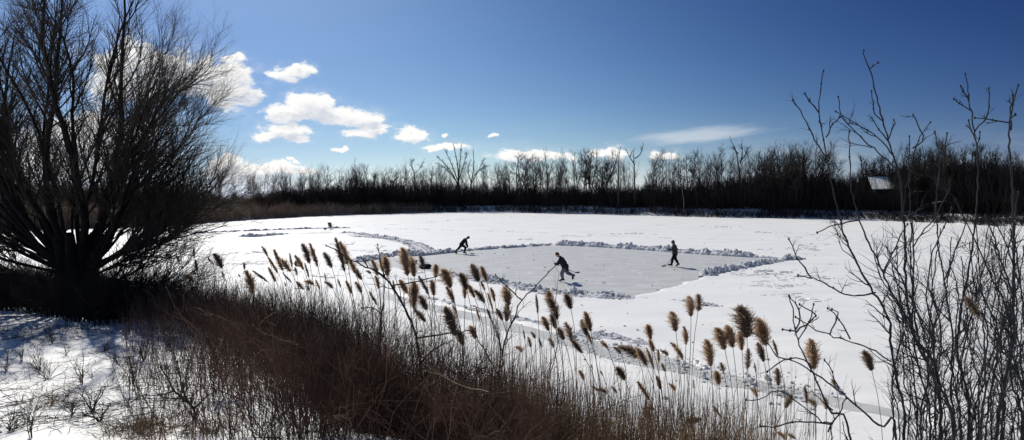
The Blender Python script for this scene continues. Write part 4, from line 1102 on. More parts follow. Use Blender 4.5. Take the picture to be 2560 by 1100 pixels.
ZB = [(185, 385, 190, 470), (252, 365, 255, 445), (270, 395, 290, 500), (265, 480, 280, 545), (222, 490, 245, 555), (340, 380, 355, 445), (300, 545, 320, 600), (345, 520, 360, 610), (370, 605, 410, 665), (255, 595, 270, 640), (435, 470, 455, 560), (420, 510, 435, 580), (440, 560, 460, 625), (120, 555, 125, 600), (172, 560, 175, 595), (148, 590, 155, 640), (200, 595, 208, 640), (105, 625, 110, 660),
      (522, 602, 540, 645), (590, 640, 605, 670), (660, 620, 690, 690), (700, 650, 735, 730), (745, 530, 755, 600), (755, 605, 770, 660), (740, 650, 770, 745), (795, 655, 795, 715), (815, 720, 825, 760), (830, 645, 840, 680), (880, 610, 885, 660), (895, 640, 915, 700), (870, 470, 880, 560), (955, 395, 955, 485), (1005, 380, 990, 460), (935, 545, 930, 625), (1045, 615, 1055, 735),
      (1100, 550, 1125, 650), (1150, 540, 1165, 640), (1225, 450, 1235, 590), (1205, 570, 1210, 655), (1310, 510, 1330, 630), (1300, 625, 1320, 710), (1250, 655, 1235, 750), (1275, 720, 1280, 765), (1370, 610, 1390, 680), (1395, 750, 1390, 830), (1275, 840, 1285, 890), (1090, 765, 1095, 825), (1110, 715, 1120, 760), (970, 805, 970, 850), (870, 820, 875, 855), (795, 785, 805, 850), (700, 815, 750, 900), (735, 920, 775, 950), (745, 960, 755, 1010), (940, 1005, 1010, 995), (1075, 935, 1100, 980), (1130, 920, 1140, 950), (595, 740, 625, 800), (575, 835, 585, 870), (505, 755, 515, 780), (405, 750, 420, 800), (500, 830, 535, 865), (460, 725, 462, 750), (470, 830, 485, 850), (300, 900, 310, 910), (150, 780, 165, 810)]
ZC = [(345, 615, 350, 750), (60, 840, 65, 885), (240, 885, 205, 940), (185, 1050, 205, 1095), (230, 1070, 260, 1095), (310, 840, 315, 920), (355, 895, 358, 935), (410, 895, 412, 950), (1120, 390, 1180, 490), (615, 665, 640, 755), (450, 800, 460, 840)]
ZL = [(765, 240, 780, 270), (810, 255, 825, 295), (890, 222, 890, 270), (900, 280, 905, 330), (955, 262, 970, 290), (1000, 248, 1020, 315), (1020, 330, 1025, 360), (1125, 290, 1118, 320), (1100, 340, 1100, 355), (870, 335, 885, 375), (975, 280, 980, 305)]
RE = [(600 + a / 2, 550 + b / 2, 600 + c / 2, 550 + d_ / 2) for a, b, c, d_ in ZA] + [(1250 + a / 2, 550 + b / 2, 1250 + c / 2, 550 + d_ / 2) for a, b, c, d_ in ZB] + \
     [(1860 + a / 2, 550 + b / 2, 1860 + c / 2, 550 + d_ / 2) for a, b, c, d_ in ZC] + [(a / 1.833, 500 + b / 1.833, c / 1.833, 500 + d_ / 1.833) for a, b, c, d_ in ZL]
RE.sort()
# smaller plumes farther back that only show between the big ones

BIG = {(1862, 775): 'full', (1905, 805): 'full', (1580, 860): 'droop', (1728, 748): 'full', (1685, 785): 'full', (1875, 877): 'ragged', (2032, 857): 'full', (1420, 740): 'full', (1753, 740): 'ragged', (2420, 745): 'ragged'}
SECR = [(0, 628, "by the willow's lowest twigs"), (628, 715, 'at the left end of the plumed row'), (715, 800, 'right of the left end group'), (800, 905, 'around the long reaching twig'), (905, 1000, 'left of the dark bags'), (1000, 1075, 'in front of the dark bags'),
        (1075, 1160, 'just right of the dark bags'), (1160, 1240, 'below the sparse near ridge end'), (1240, 1350, 'around the twig aimed at the skater'), (1350, 1420, 'under the grey trousered skater'), (1420, 1550, 'before the snow lump pile'), (1550, 1640, 'left of the tall twin plumes'),
        (1640, 1720, 'under the tall single plume'), (1720, 1800, 'under the tall twin plumes'), (1800, 1880, 'around the biggest plume'), (1880, 1960, 'right of the biggest plume'), (1960, 2200, 'among the low sapling twigs'), (2200, 2600, 'inside the right sapling clump')]
RCNT = {}
for (tx, ty, bx, by) in RE:
    lp = math.hypot(tx - bx, ty - by)
    dn = np.interp(tx, [400, 620, 760, 950, 1150, 1350, 1600, 1900, 2100, 2420], [14.5, 12.5, 10.5, 8.6, 7.4, 6.8, 6.2, 5.6, 5.4, 5.2])
    dn = dn * np.clip((45 / max(lp, 12)) ** 0.35, 0.85, 1.35)
    tip = at(tx, ty, dn); base = at(bx, by, dn + pr.normal(0, 0.05))
    # root
    for _ in range(12):
        s = float(sdist(np.array(base[0]), np.array(dn)))
        if s < 0.3: dn += 0.4; tip = at(tx, ty, dn); base = at(bx, by, dn)
    rx = base[0] + (base[0] - tip[0]) * 0.8 + pr.normal(0, 0.10); ry = base[1] + pr.normal(0, 0.12)
    rz = float(land_z(np.array(rx), np.array(ry))) - 0.05
    L = float(np.linalg.norm(tip - base)) * 1.18
    kind = None
    for (a_, b_), kk in BIG.items():
        if abs(a_ - tx) < 9 and abs(b_ - ty) < 16: kind = kk
    if kind is None:
        if tx < 960: kind = pr.choice(['swept', 'swept', 'slim', 'swept'])
        else: kind = pr.choice(['full', 'slim', 'full', 'swept', 'full'])
        if lp < 26: kind = pr.choice(['slim', 'ragged', 'droop'])
    lean = 'leaning left' if tx < bx - 8 else ('leaning right' if tx > bx + 3 else 'standing upright')
    sec = next(s_ for a_, b_, s_ in SECR if a_ <= tx < b_)
    size = {'slim': 'slim', 'full': 'bushy', 'swept': 'feathery', 'ragged': 'ragged', 'droop': 'nodding'}[kind]
    RCNT.setdefault((size, sec), 0); RCNT[(size, sec)] += 1
    lab = '%s %s reed plume from left, %s, %s' % (ORD[RCNT[(size, sec)] - 1], size, lean, sec)
    o = thing('reed', lab, 'reed', (rx, ry, rz), 'plumed reeds along the bank')
    org = np.array([rx, ry, rz])
    up = norm(tip - base)
    H = base[2] - rz
    # stem as a cubic from the root (vertical) to the plume base (along plume)
    p0 = np.zeros(3); p3 = base - org
    p1 = np.array([pr.normal(0, 0.05), pr.normal(0, 0.05), H * 0.4]); p2 = p3 - np.array([up[0], up[1], max(up[2], 0.3)]) * H * 0.28
    u = np.linspace(0, 1, 12)[:, None]
    P = (1 - u) ** 3 * p0 + 3 * (1 - u) ** 2 * u * p1 + 3 * (1 - u) * u * u * p2 + u ** 3 * p3
    sc = dn / 6.0
    MB().tubes(P, taper(0.0048, 0.0030, 12) * np.clip(sc, 0.9, 1.5), 4).obj('stem', M_STALK, o)
    po = link('plume', PL[kind][pr.integers(0, 3)], o)
    zc = Vector(up); xc = Vector((1, pr.normal(0, 0.35), 0)); xc = (xc - zc * xc.dot(zc)).normalized(); yc = zc.cross(xc)
    wdt = pr.uniform(0.8, 1.2) * (1.28 if kind == 'full' else 1.1) * (1.3 if (abs(tx - 1862) < 6 and abs(ty - 775) < 12) else 1)
    Mx = Matrix((xc, yc, zc)).transposed().to_4x4() @ Matrix.Diagonal((L * wdt, L * wdt, L, 1))
    Mx.translation = Vector(p3)
    po.matrix_local = Mx
    for _ in range(pr.integers(0, 3)):   # dry leaves on the stem
        q_ = pr.uniform(0.35, 0.85); b_ = np.array([np.interp(q_, np.linspace(0, 1, 12), P[:, k]) for k in range(3)])
        side = pr.choice([-1, 1]); ll = pr.uniform(0.18, 0.4)
        C = curves(b_[None], np.array([[side * 0.6, pr.normal(0, 0.4), 0.9]]), np.array([ll]), 6, -0.28, 0.05, pr)[0]
        wv = np.array([0, 1, 0]) * 0.006
        wt = np.array([0.6, 1, 1, 0.8, 0.5, 0.05])[:, None]
        V = np.concatenate([C - wv * wt, C + wv * wt]); q = [[k, k + 1, k + 7, k + 6] for k in range(5)]
        MB().add(V, q).obj('leaf', M_LEAF, o)


# ------------------------------------------------------------------ people
def remesh(name, blobs, m, parent, vox=0.014, smooth=3):
    """blobs: list of (p, r) spheres chained along segments: (p0, r0, p1, r1[, squash])"""
    mb = MB(); v0, f0 = ICO2
    for s_ in blobs:
        p0, r0, p1, r1 = np.array(s_[0], float), s_[1], np.array(s_[2], float), s_[3]
        n_ = max(2, int(np.linalg.norm(p1 - p0) / (0.4 * min(r0, r1))) + 1)
        for t in np.linspace(0, 1, n_): mb.add(v0 * (r0 + (r1 - r0) * t) + p0 + (p1 - p0) * t, t=f0)
    me = mb.mesh(name + '_src'); tmp = bpy.data.objects.new('tmp', me); COL.objects.link(tmp)
    rm = tmp.modifiers.new('r', 'REMESH'); rm.mode = 'VOXEL'; rm.voxel_size = vox
    sm = tmp.modifiers.new('s', 'SMOOTH'); sm.factor = 0.5; sm.iterations = smooth
    dg = bpy.context.evaluated_depsgraph_get(); dg.update()
    out = bpy.data.meshes.new_from_object(tmp.evaluated_get(dg)); out.name = name
    bpy.data.objects.remove(tmp); bpy.data.meshes.remove(me)
    out.materials.clear(); out.materials.append(m)
    out.polygons.foreach_set('use_smooth', np.full(len(out.polygons), True))
    return link(name, out, parent)


def glove(parent, c, axis, elbow, m):
    """glove closed around a stick through c along axis; elbow gives the forearm direction"""
    c = np.array(c, float); ax = norm(np.array(axis, float)); fo = np.array(elbow, float) - c
    e1 = norm(fo - ax * (fo @ ax)); e2 = np.cross(ax, e1)
    pal = c + e1 * 0.040
    bl = [(pal - ax * 0.035, 0.030, pal + ax * 0.035, 0.030), (pal, 0.034, pal + norm(fo) * 0.06, 0.036), (pal + norm(fo) * 0.06, 0.042, pal + norm(fo) * 0.15, 0.055)]
    for i, (o_, ln_) in enumerate(((-0.042, 0.9), (-0.015, 1.05), (0.012, 1.0), (0.038, 0.8))):
        pts = [c + ax * o_ + 0.036 * (math.cos(a_) * e1 + math.sin(a_) * e2) for a_ in np.linspace(0.35, 0.35 + 3.6 * ln_, 6)]
        for a_, b_ in zip(pts[:-1], pts[1:]): bl.append((a_, 0.0135, b_, 0.0125))
    th = [c + ax * 0.05 + 0.036 * (math.cos(a_) * e1 + math.sin(a_) * e2) for a_ in np.linspace(-0.3, -2.1, 4)]
    th = [pal + ax * 0.03] + th
    for a_, b_ in zip(th[:-1], th[1:]): bl.append((a_, 0.016, b_, 0.0145))
    return remesh('glove', bl, m, parent, 0.007, 2)


def person(label, px, py, face, J, mats, headgear, build=1.0):
    """J: joints as (forward, left, up) in metres over the ground point under (px, py)"""
    g = ground(px, py)
    o = thing('person', label, 'person', (g[0], g[1], 0.012))
    fx = face  # +1 faces right, -1 faces left

    def W(p):
        return np.array([p[0] * fx, -p[1] * fx * 1.0 if False else p[1], p[2]], float)
    j = {k: W(p) for k, p in J.items()}
    hd = j['head']; nk = j['neck']; ch = j['chest']; pv = j['pelvis']
    fwd = np.array([fx, 0, 0.0]); look = norm(W(J['look'])) if 'look' in J else fwd
    side = np.array([0, 1.0, 0]); upv = norm(hd - nk)
    look = norm(look - upv * (look @ upv)); lat = np.cross(upv, look)
    # ---- body: one continuous surface
    B = []
    def hp(f, l, u): return hd + look * f + lat * l + upv * u
    B += [(hp(-0.012, 0, 0.03), 0.086, hp(0.012, 0, 0.02), 0.083), (hp(0.03, 0, -0.045), 0.058, hp(0.05, 0, -0.085), 0.034), (hp(0.085, 0, 0.0), 0.012, hp(0.104, 0, -0.03), 0.016),
          (hp(0.0, 0.083, 0.0), 0.016, hp(-0.012, 0.085, -0.03), 0.013), (hp(0.0, -0.083, 0.0), 0.016, hp(-0.012, -0.085, -0.03), 0.013), (hp(0.078, 0.02, -0.062), 0.012, hp(0.078, -0.02, -0.062), 0.012),
          (hp(0.07, 0.04, 0.025), 0.014, hp(0.07, -0.04, 0.025), 0.014), (hp(-0.01, 0, -0.06), 0.055, nk, 0.058), (nk, 0.06, ch, 0.10), (ch, 0.12, pv, 0.11)]
    for s_, sg in (('l', 1), ('r', -1)):
        B += [(ch, 0.10, j['sh_' + s_], 0.06), (j['sh_' + s_], 0.058, j['el_' + s_], 0.042), (j['el_' + s_], 0.042, j['wr_' + s_], 0.030),
              (pv, 0.10, j['hip_' + s_], 0.09), (j['hip_' + s_], 0.088, j['kn_' + s_], 0.058), (j['kn_' + s_], 0.056, j['an_' + s_], 0.038), (j['an_' + s_], 0.036, j['toe_' + s_], 0.03)]
    remesh('body', B, M_SKIN, o, 0.011, 2)
    eb = MB(); v0, f0 = ICO1
    for s_ in (-1, 1): eb.add(v0 * 0.011 + hp(0.080, s_ * 0.031, 0.005), t=f0)
    eb.obj('eyes', M_LEATH, o)
    # ---- jacket
    k = build
    sl, srr = j['sh_l'], j['sh_r']
    mid = (ch + pv) / 2
    Jk = [(sl, 0.085 * k, srr, 0.085 * k), (ch + side * 0.08, 0.125 * k, pv + side * 0.07 + np.array([0, 0, -0.02]), 0.135 * k), (ch - side * 0.08, 0.125 * k, pv - side * 0.07 + np.array([0, 0, -0.02]), 0.135 * k), (nk * 0.9 + ch * 0.1, 0.075, ch, 0.12),
          (pv, 0.15 * k, pv - np.array([0, 0, 0.09]), 0.15 * k), (mid, 0.145 * k, mid + fwd * 0.02, 0.14 * k)]
    for s_ in 'lr':
        Jk += [(j['sh_' + s_], 0.085 * k, j['el_' + s_], 0.068 * k), (j['el_' + s_], 0.068 * k, j['wr_' + s_], 0.052 * k)]
        m_ = (j['el_' + s_] + j['sh_' + s_]) / 2; Jk.append((m_, 0.076 * k, m_ + np.array([0, 0, -0.015]), 0.07 * k))
    if headgear == 'hood': Jk += [(nk, 0.085, hd - look * 0.05, 0.105), (hd - look * 0.03 + upv * 0.03, 0.112, hd - look * 0.01 + upv * 0.04, 0.108)]
    else: Jk += [(nk - look * 0.02, 0.078, nk + upv * 0.04 - look * 0.015, 0.07)]
    remesh('jacket', Jk, mats['jacket'], o, 0.016, 3)
    # ---- trousers
    Tr = [(pv, 0.13, pv - np.array([0, 0, 0.05]), 0.135)]
    for s_ in 'lr':
        kt = 1 + (k - 1) * 0.6; Tr += [(pv, 0.12, j['hip_' + s_], 0.115), (j['hip_' + s_], 0.112 * kt, j['kn_' + s_], 0.088 * kt), (j['kn_' + s_], 0.086 * kt, j['an_' + s_] + norm(j['kn_' + s_] - j['an_' + s_]) * 0.10, 0.076 * kt)]
    remesh('trousers', Tr, mats['trousers'], o, 0.015, 3)
    # ---- skates
    for s_ in 'lr':
        an, to = j['an_' + s_], j['toe_' + s_]; dr = norm(to - an); sh_ = norm(j['kn_' + s_] - an)
        fl = norm(dr - sh_ * (dr @ sh_)); heel = an - fl * 0.05 - sh_ * 0.06
        ball = heel + fl * 0.20; tip_ = heel + fl * 0.27
        bo = remesh('skate', [(an + sh_ * 0.13, 0.062, an, 0.054), (an, 0.054, heel, 0.044), (heel, 0.044, ball, 0.042), (ball, 0.042, tip_, 0.034), (an + fl * 0.02, 0.05, ball + sh_ * 0.02, 0.04)], mats['skate'], o, 0.010, 2)
        dn_ = -sh_; c_ = heel + fl * 0.11
        bl = MB()
        bl.tubes(np.array([heel + dn_ * 0.085 - fl * 0.05, heel + dn_ * 0.092, ball + dn_ * 0.092, tip_ + dn_ * 0.085 + fl * 0.02]), np.full(4, 0.0075), 6)
        for q_ in (heel + fl * 0.02, ball): bl.tubes(np.array([q_ + dn_ * 0.03, q_ + dn_ * 0.09]), np.array([0.02, 0.010]), 6)
        bl.obj('blade', M_STEEL, bo)
    # ---- head covering
    if headgear == 'knit':
        remesh('knit_hat', [(hp(-0.025, 0, 0.055), 0.096, hp(0.005, 0, 0.065), 0.090), (hp(-0.02, 0, 0.10), 0.075, hp(0.0, 0, 0.115), 0.055), (hp(-0.055, 0, 0.01), 0.07, hp(-0.05, 0, -0.01), 0.06)], mats['hat'], o, 0.010, 2)
    elif headgear == 'helmet':
        hm = remesh('helmet', [(hp(-0.02, 0, 0.055), 0.108, hp(0.012, 0, 0.06), 0.104), (hp(-0.05, 0, 0.0), 0.085, hp(-0.05, 0, -0.03), 0.07), (hp(-0.01, 0.085, -0.01), 0.035, hp(-0.01, 0.08, -0.05), 0.025), (hp(-0.01, -0.085, -0.01), 0.035, hp(-0.01, -0.08, -0.05), 0.025)], mats['hat'], o, 0.010, 2)
        cg = MB()
        for zz in (-0.01, -0.045, -0.08):
            an_ = np.linspace(-1.4, 1.4, 9); cg.tubes(np.array([hp(0.115 * math.cos(a_) + 0.01, 0.095 * math.sin(a_), zz) for a_ in an_]), np.full(9, 0.0035), 4)
        for yy in (-0.06, -0.02, 0.02, 0.06): cg.tubes(np.array([hp(0.118 - abs(yy) * 0.25, yy, 0.03), hp(0.125 - abs(yy) * 0.25, yy, -0.04), hp(0.10, yy * 0.8, -0.095)]), np.full(3, 0.003), 4)
        cg.obj('face_cage', M_STEEL, hm)
    return o, j, g


def stick(label, g, p0, p1, blade, m=M_STICK):
    org = np.array([g[0], g[1], 0.0])
    p0 = np.array(p0, float); p1 = np.array(p1, float); b = np.array(blade, float)
    o = thing('hockey_stick', label, 'hockey stick', org + p0 + [0, 0, 0.012])
    MB().tubes(np.linspace(p0, p1, 6) - p0, np.full(6, 0.0145), 6).obj('shaft', m, o)
    # curved flat blade
    t = np.linspace(0, 1, 7)[:, None]
    mid = (p1 + b) / 2 + np.array([0, 0, -0.02])
    C = (1 - t) ** 2 * p1 + 2 * (1 - t) * t * mid + t ** 2 * b - p0
    hgt = np.array([0.018, 0.03, 0.036, 0.036, 0.036, 0.033, 0.022])[:, None]
    dirv = norm(b - p1); upp = norm(np.cross(np.cross(dirv, norm(p0 - p1)), dirv)); th = np.cross(dirv, upp) * 0.006
    ring = np.stack([C + upp * hgt - th, C + upp * hgt + th, C - upp * hgt + th, C - upp * hgt - th], 1)
    idx = np.arange(28).reshape(7, 4); nx = np.roll(idx, -1, 1)
    q = np.stack([idx[:-1], nx[:-1], nx[1:], idx[1:]], -1).reshape(-1, 4).tolist() + [[0, 3, 2, 1], [24, 25, 26, 27]]
    MB().add(ring, q).obj('blade', M_TAPE, o, False)
    MB().tubes(np.array([p0, p0 + (p1 - p0) * 0.09]) - p0, np.full(2, 0.0165), 6).obj('grip_tape', M_TAPE, o)
    return o


# skater with grey trousers (faces left, gliding on one leg)
J2 = dict(head=(0.24, 0, 1.47), neck=(0.10, 0, 1.33), chest=(0.02, 0, 1.20), pelvis=(-0.17, 0, 0.84), sh_l=(0.06, -0.19, 1.27), sh_r=(0.04, 0.19, 1.25), el_l=(0.24, -0.22, 1.02), el_r=(0.20, 0.23, 1.00), wr_l=(0.38, -0.10, 0.99), wr_r=(0.33, 0.10, 0.94),
          hip_l=(-0.17, -0.09, 0.80), hip_r=(-0.17, 0.09, 0.80), kn_l=(0.03, -0.09, 0.46), an_l=(-0.04, -0.06, 0.185), toe_l=(0.16, -0.06, 0.09), kn_r=(-0.32, 0.10, 0.47), an_r=(-0.60, 0.10, 0.35), toe_r=(-0.63, 0.10, 0.16), look=(1, 0.1, -0.35))
p2, j2, g2 = person('skater in dark jacket and grey trousers gliding on one leg, brown hat', 1405, 705, -1, J2, dict(jacket=M_NAVY, trousers=M_GREY, skate=M_LEATH, hat=M_HAIR), 'knit', 1.36)
s0, s1, sb = np.array([-0.44, -0.02, 1.02]), np.array([0.72, 0.06, 0.50]), np.array([0.98, 0.08, 0.52])
stick('stick carried behind the back, blade raised, by the grey trousered skater', g2, s0, s1, sb)
ax = norm(s1 - s0)
glove(p2, s0 + ax * 0.06, ax, j2['el_l'], M_LEATH); glove(p2, s0 + ax * 0.22, ax, j2['el_r'], M_LEATH)

# skater in plaid (faces left, walking)
J3 = dict(head=(0.05, 0, 1.60), neck=(0.0, 0, 1.46), chest=(-0.03, 0, 1.32), pelvis=(-0.08, 0, 0.94), sh_l=(0.0, -0.20, 1.39), sh_r=(-0.05, 0.19, 1.39), el_l=(0.18, -0.25, 1.16), el_r=(-0.25, 0.26, 1.16), wr_l=(0.36, -0.16, 1.14), wr_r=(-0.21, -0.02 + 0.28, 1.00),
          hip_l=(-0.08, -0.09, 0.89), hip_r=(-0.08, 0.09, 0.89), kn_l=(0.10, -0.09, 0.53), an_l=(0.16, -0.09, 0.175), toe_l=(0.33, -0.09, 0.09), kn_r=(-0.14, 0.10, 0.52), an_r=(-0.33, 0.10, 0.19), toe_r=(-0.22, 0.10, 0.07), look=(1, -0.05, -0.12))
p3, j3, g3 = person('skater in plaid jacket and black helmet walking left with stick low', 1684, 667, -1, J3, dict(jacket=M_CAMO, trousers=M_BLACK, skate=M_LEATH, hat=M_HELM), 'helmet', 1.26)
s0, s1, sb = np.array([0.42, 0.30, 1.16]), np.array([-0.52, -0.05, 0.06]), np.array([-0.84, -0.08, 0.05])
stick('stick held low with blade on the ice by the plaid skater', g3, s0, s1, sb)
ax = norm(s1 - s0)
glove(p3, s0 + ax * 0.24, ax, j3['el_r'], M_LEATH)
hc = np.array(j3['wr_l']) + np.array([-0.06, 0.02, -0.01])
glove(p3, hc, np.array([0.1, 0.2, 1.0]), j3['el_l'], M_LEATH)

# skater in black (faces right, lunging)
J1 = dict(head=(0.26, 0, 1.30), neck=(0.12, 0, 1.20), chest=(0.0, 0, 1.12), pelvis=(-0.26, 0, 0.80), sh_l=(0.04, 0.20, 1.17), sh_r=(0.06, -0.19, 1.14), el_l=(0.14, 0.24, 0.92), el_r=(0.16, -0.24, 0.90), wr_l=(0.10, 0.12, 0.73), wr_r=(0.25, -0.13, 0.62),
          hip_l=(-0.26, 0.09, 0.76), hip_r=(-0.24, -0.09, 0.76), kn_l=(-0.50, 0.10, 0.43), an_l=(-0.76, 0.10, 0.20), toe_l=(-0.64, 0.10, 0.07), kn_r=(0.07, -0.10, 0.53), an_r=(-0.03, -0.10, 0.175), toe_r=(0.14, -0.10, 0.08), look=(1, 0, -0.35))
p1, j1, g1 = person('skater all in black lunging right on the far left of the rink', 1162, 635, 1, J1, dict(jacket=M_BLACK, trousers=M_BLACK, skate=M_LEATH, hat=M_HELM), 'helmet', 1.2)
s0, s1, sb = np.array([0.02, 0.06, 0.84]), np.array([0.48, -0.16, 0.055]), np.array([0.76, -0.20, 0.05])
stick('stick reaching ahead to the ice held by the lunging black clad skater', g1, s0, s1, sb)
ax = norm(s1 - s0)
glove(p1, s0 + ax * 0.10, ax, j1['el_l'], M_LEATH); glove(p1, s0 + ax * 0.34, ax, j1['el_r'], M_LEATH)

# puck
g = ground(1237, 634.5)
pk_ = thing('puck', 'black puck lying on the ice right of the lunging skater', 'puck', (g[0], g[1], 0.004))
a = np.linspace(0, 2 * np.pi, 25)[:-1]
prof = [(0.0, 0), (0.036, 0), (0.040, 0.004), (0.040, 0.024), (0.036, 0.028), (0.0, 0.028)]
V = np.array([[r_ * math.cos(t_), r_ * math.sin(t_), z_] for r_, z_ in prof for t_ in a]); idx = np.arange(len(prof) * 24).reshape(-1, 24); nx = np.roll(idx, -1, 1)
MB().add(V * 1.4, np.stack([idx[:-1], nx[:-1], nx[1:], idx[1:]], -1).reshape(-1, 4)).obj('puck_disc', M_PUCK, pk_)


# ------------------------------------------------------------------ camp chairs and bags
def bar(mb, a_, b_, r_=0.012): mb.tubes(np.array([a_, b_], float), np.full(2, r_), 6)


def sheet(W_, p00, p10, p11, p01, sag=0.04, th=0.012, n=7):
    p00, p10, p11, p01 = [np.array(p, float) for p in (p00, p10, p11, p01)]
    u, v = np.meshgrid(np.linspace(0, 1, n), np.linspace(0, 1, n)); u = u[..., None]; v = v[..., None]
    P = (1 - u) * (1 - v) * p00 + u * (1 - v) * p10 + u * v * p11 + (1 - u) * v * p01
    nrm = norm(np.cross(p10 - p00, p01 - p00)); P = P - nrm * sag * 16 * u * (1 - u) * v * (1 - v) * 0.6
    idx = np.arange(n * n).reshape(n, n)
    q = np.stack([idx[:-1, :-1], idx[:-1, 1:], idx[1:, 1:], idx[1:, :-1]], -1).reshape(-1, 4)
    W_.add(P, q); W_.add(P - nrm * th, q[:, ::-1])
    bd = np.concatenate([idx[0], idx[1:, -1], idx[-1, -2::-1], idx[-2:0:-1, 0]])
    V = np.concatenate([P.reshape(-1, 3)[bd], (P - nrm * th).reshape(-1, 3)[bd]]); m_ = len(bd)
    W_.add(V, [[k, (k + 1) % m_, (k + 1) % m_ + m_, k + m_] for k in range(m_)])


g = ground(828, 573.5)
chr_ = thing('camp_chair', 'green folding camp chair standing alone far out on the snow', 'chair', (g[0], g[1], 0.09)); chr_.rotation_euler.z = math.radians(158)
W_ = MB(); sheet(W_, (-0.27, -0.25, 0.36), (0.27, -0.25, 0.36), (0.27, 0.2, 0.32), (-0.27, 0.2, 0.32)); W_.obj('seat', M_GREEN, chr_)
W_ = MB(); sheet(W_, (-0.30, 0.2, 0.33), (0.30, 0.2, 0.33), (0.32, 0.34, 0.90), (-0.32, 0.34, 0.90)); bk = W_.obj('backrest', M_GREEN, chr_)
W_ = MB(); sheet(W_, (-0.10, 0.285, 0.50), (0.10, 0.285, 0.50), (0.11, 0.33, 0.72), (-0.11, 0.33, 0.72), 0.01); W_.obj('pale_panel', M_GREENL, bk)
for a_, b_ in (((-0.28, -0.27, 0), (-0.28, 0.22, 0.36)), ((0.28, -0.27, 0), (0.28, 0.22, 0.36)), ((-0.28, 0.26, 0), (-0.28, -0.25, 0.36)), ((0.28, 0.26, 0), (0.28, -0.25, 0.36))):
    W_ = MB(); bar(W_, a_, b_, 0.016); W_.obj('leg', M_FRAME, chr_)
for s_ in (-1, 1):
    W_ = MB(); bar(W_, (s_ * 0.30, -0.25, 0.36), (s_ * 0.30, -0.26, 0.56)); W_.obj('arm_post', M_FRAME, chr_); W_ = MB(); bar(W_, (s_ * 0.3, 0.2, 0.33), (s_ * 0.32, 0.34, 0.90)); W_.obj('back_post', M_FRAME, chr_)
    W_ = MB(); W_.box((s_ * 0.31, -0.02, 0.565), (0.07, 0.5, 0.025)); W_.obj('armrest', M_GREEN, chr_)


def bag(label, px, py, ln, ht, rot, name='duffel_bag', loc_z=0.0):
    g_ = ground(px, py)
    o = thing(name, label, 'bag', (g_[0], g_[1], loc_z)); o.rotation_euler.z = rot
    h_ = ht / 2
    remesh('bag_body', [((-ln / 2 + h_, 0, h_ * 0.95), h_, (ln / 2 - h_, 0, h_ * 0.95), h_ * 0.96), ((-ln / 2 + h_, 0.05, h_ * 0.8), h_ * 0.8, (ln / 2 - h_, 0.05, h_ * 0.8), h_ * 0.8), ((-ln / 2 + h_, -0.06, h_ * 0.75), h_ * 0.75, (ln / 2 - h_, -0.06, h_ * 0.75), h_ * 0.75)], M_BAG, o, 0.02, 2)
    t = np.linspace(0, np.pi, 11)
    for s_ in (-1, 1):
        MB().tubes(np.stack([0.16 * np.cos(t), np.full(11, s_ * 0.05), ht * 0.95 + 0.10 * np.sin(t)], 1), np.full(11, 0.011), 5).obj('handle', M_LEATH, o)
    MB().tubes(np.array([[-ln / 2 + h_, 0, ht * 0.97], [ln / 2 - h_, 0, ht * 0.97]]), np.full(2, 0.008), 5).obj('zip', M_STEEL, o)
    return o


bag('black duffel bag on the near rink edge right of two bushy plumes', 1064, 671.5, 0.80, 0.32, 0.15)
bag('small dark bag lying on the snow left of the camp chair', 813, 574.5, 0.45, 0.2, 0.3, loc_z=0.08)
bag('small black bag on the left snow behind feathery plumes', 745, 668, 0.5, 0.4, 0.6, 'gym_bag', loc_z=0.07)
g = ground(1040, 669)
st_ = thing('folding_stool', 'dark folding stool with raised back flap left of the black duffel bag', 'stool', (g[0], g[1], 0.004)); st_.rotation_euler.z = 0.4
W_ = MB(); sheet(W_, (-0.2, -0.16, 0.24), (0.2, -0.16, 0.24), (0.2, 0.16, 0.24), (-0.2, 0.16, 0.24)); W_.obj('seat', M_BAG, st_)
W_ = MB(); sheet(W_, (-0.12, 0.12, 0.26), (0.1, 0.16, 0.26), (0.18, 0.24, 0.46), (-0.2, 0.2, 0.46), 0.02); W_.obj('backrest', M_BAG, st_)
for a_, b_ in (((-0.2, -0.18, 0), (-0.2, 0.16, 0.25)), ((0.2, -0.18, 0), (0.2, 0.16, 0.25)), ((-0.2, 0.18, 0), (-0.2, -0.16, 0.25)), ((0.2, 0.18, 0), (0.2, -0.16, 0.25))):
    W_ = MB(); bar(W_, a_, b_, 0.013); W_.obj('leg', M_LEATH, st_)

# ------------------------------------------------------------------ light and sky
AZ = (-0.54, 0.84); EL = math.radians(40)
sd = norm(np.array([AZ[0] / math.hypot(*AZ) * math.cos(EL), AZ[1] / math.hypot(*AZ) * math.cos(EL), math.sin(EL)]))
sun_d = bpy.data.lights.new('sun', 'SUN'); sun = bpy.data.objects.new('sun', sun_d); COL.objects.link(sun)
sun.rotation_euler = Vector(sd).to_track_quat('Z', 'Y').to_euler()
sun.location = (-20, 30, 40)
sun_d.energy = 4.3; sun_d.angle = math.radians(0.5); sun_d.color = (1.0, 0.955, 0.89)

world = bpy.data.worlds.new('World'); scene.world = world; world.use_nodes = True
nt = world.node_tree; N = nt.nodes; L = nt.links; N.clear()


def val(x):
    return x


def math_(op, a_, b_=None, c_=None, clamp=False):
    n_ = N.new('ShaderNodeMath'); n_.operation = op; n_.use_clamp = clamp
    for i, x in enumerate((a_, b_, c_)):
        if x is None: continue
        if isinstance(x, (int, float)): n_.inputs[i].default_value = x
        else: L.new(x, n_.inputs[i])
    return n_.outputs[0]


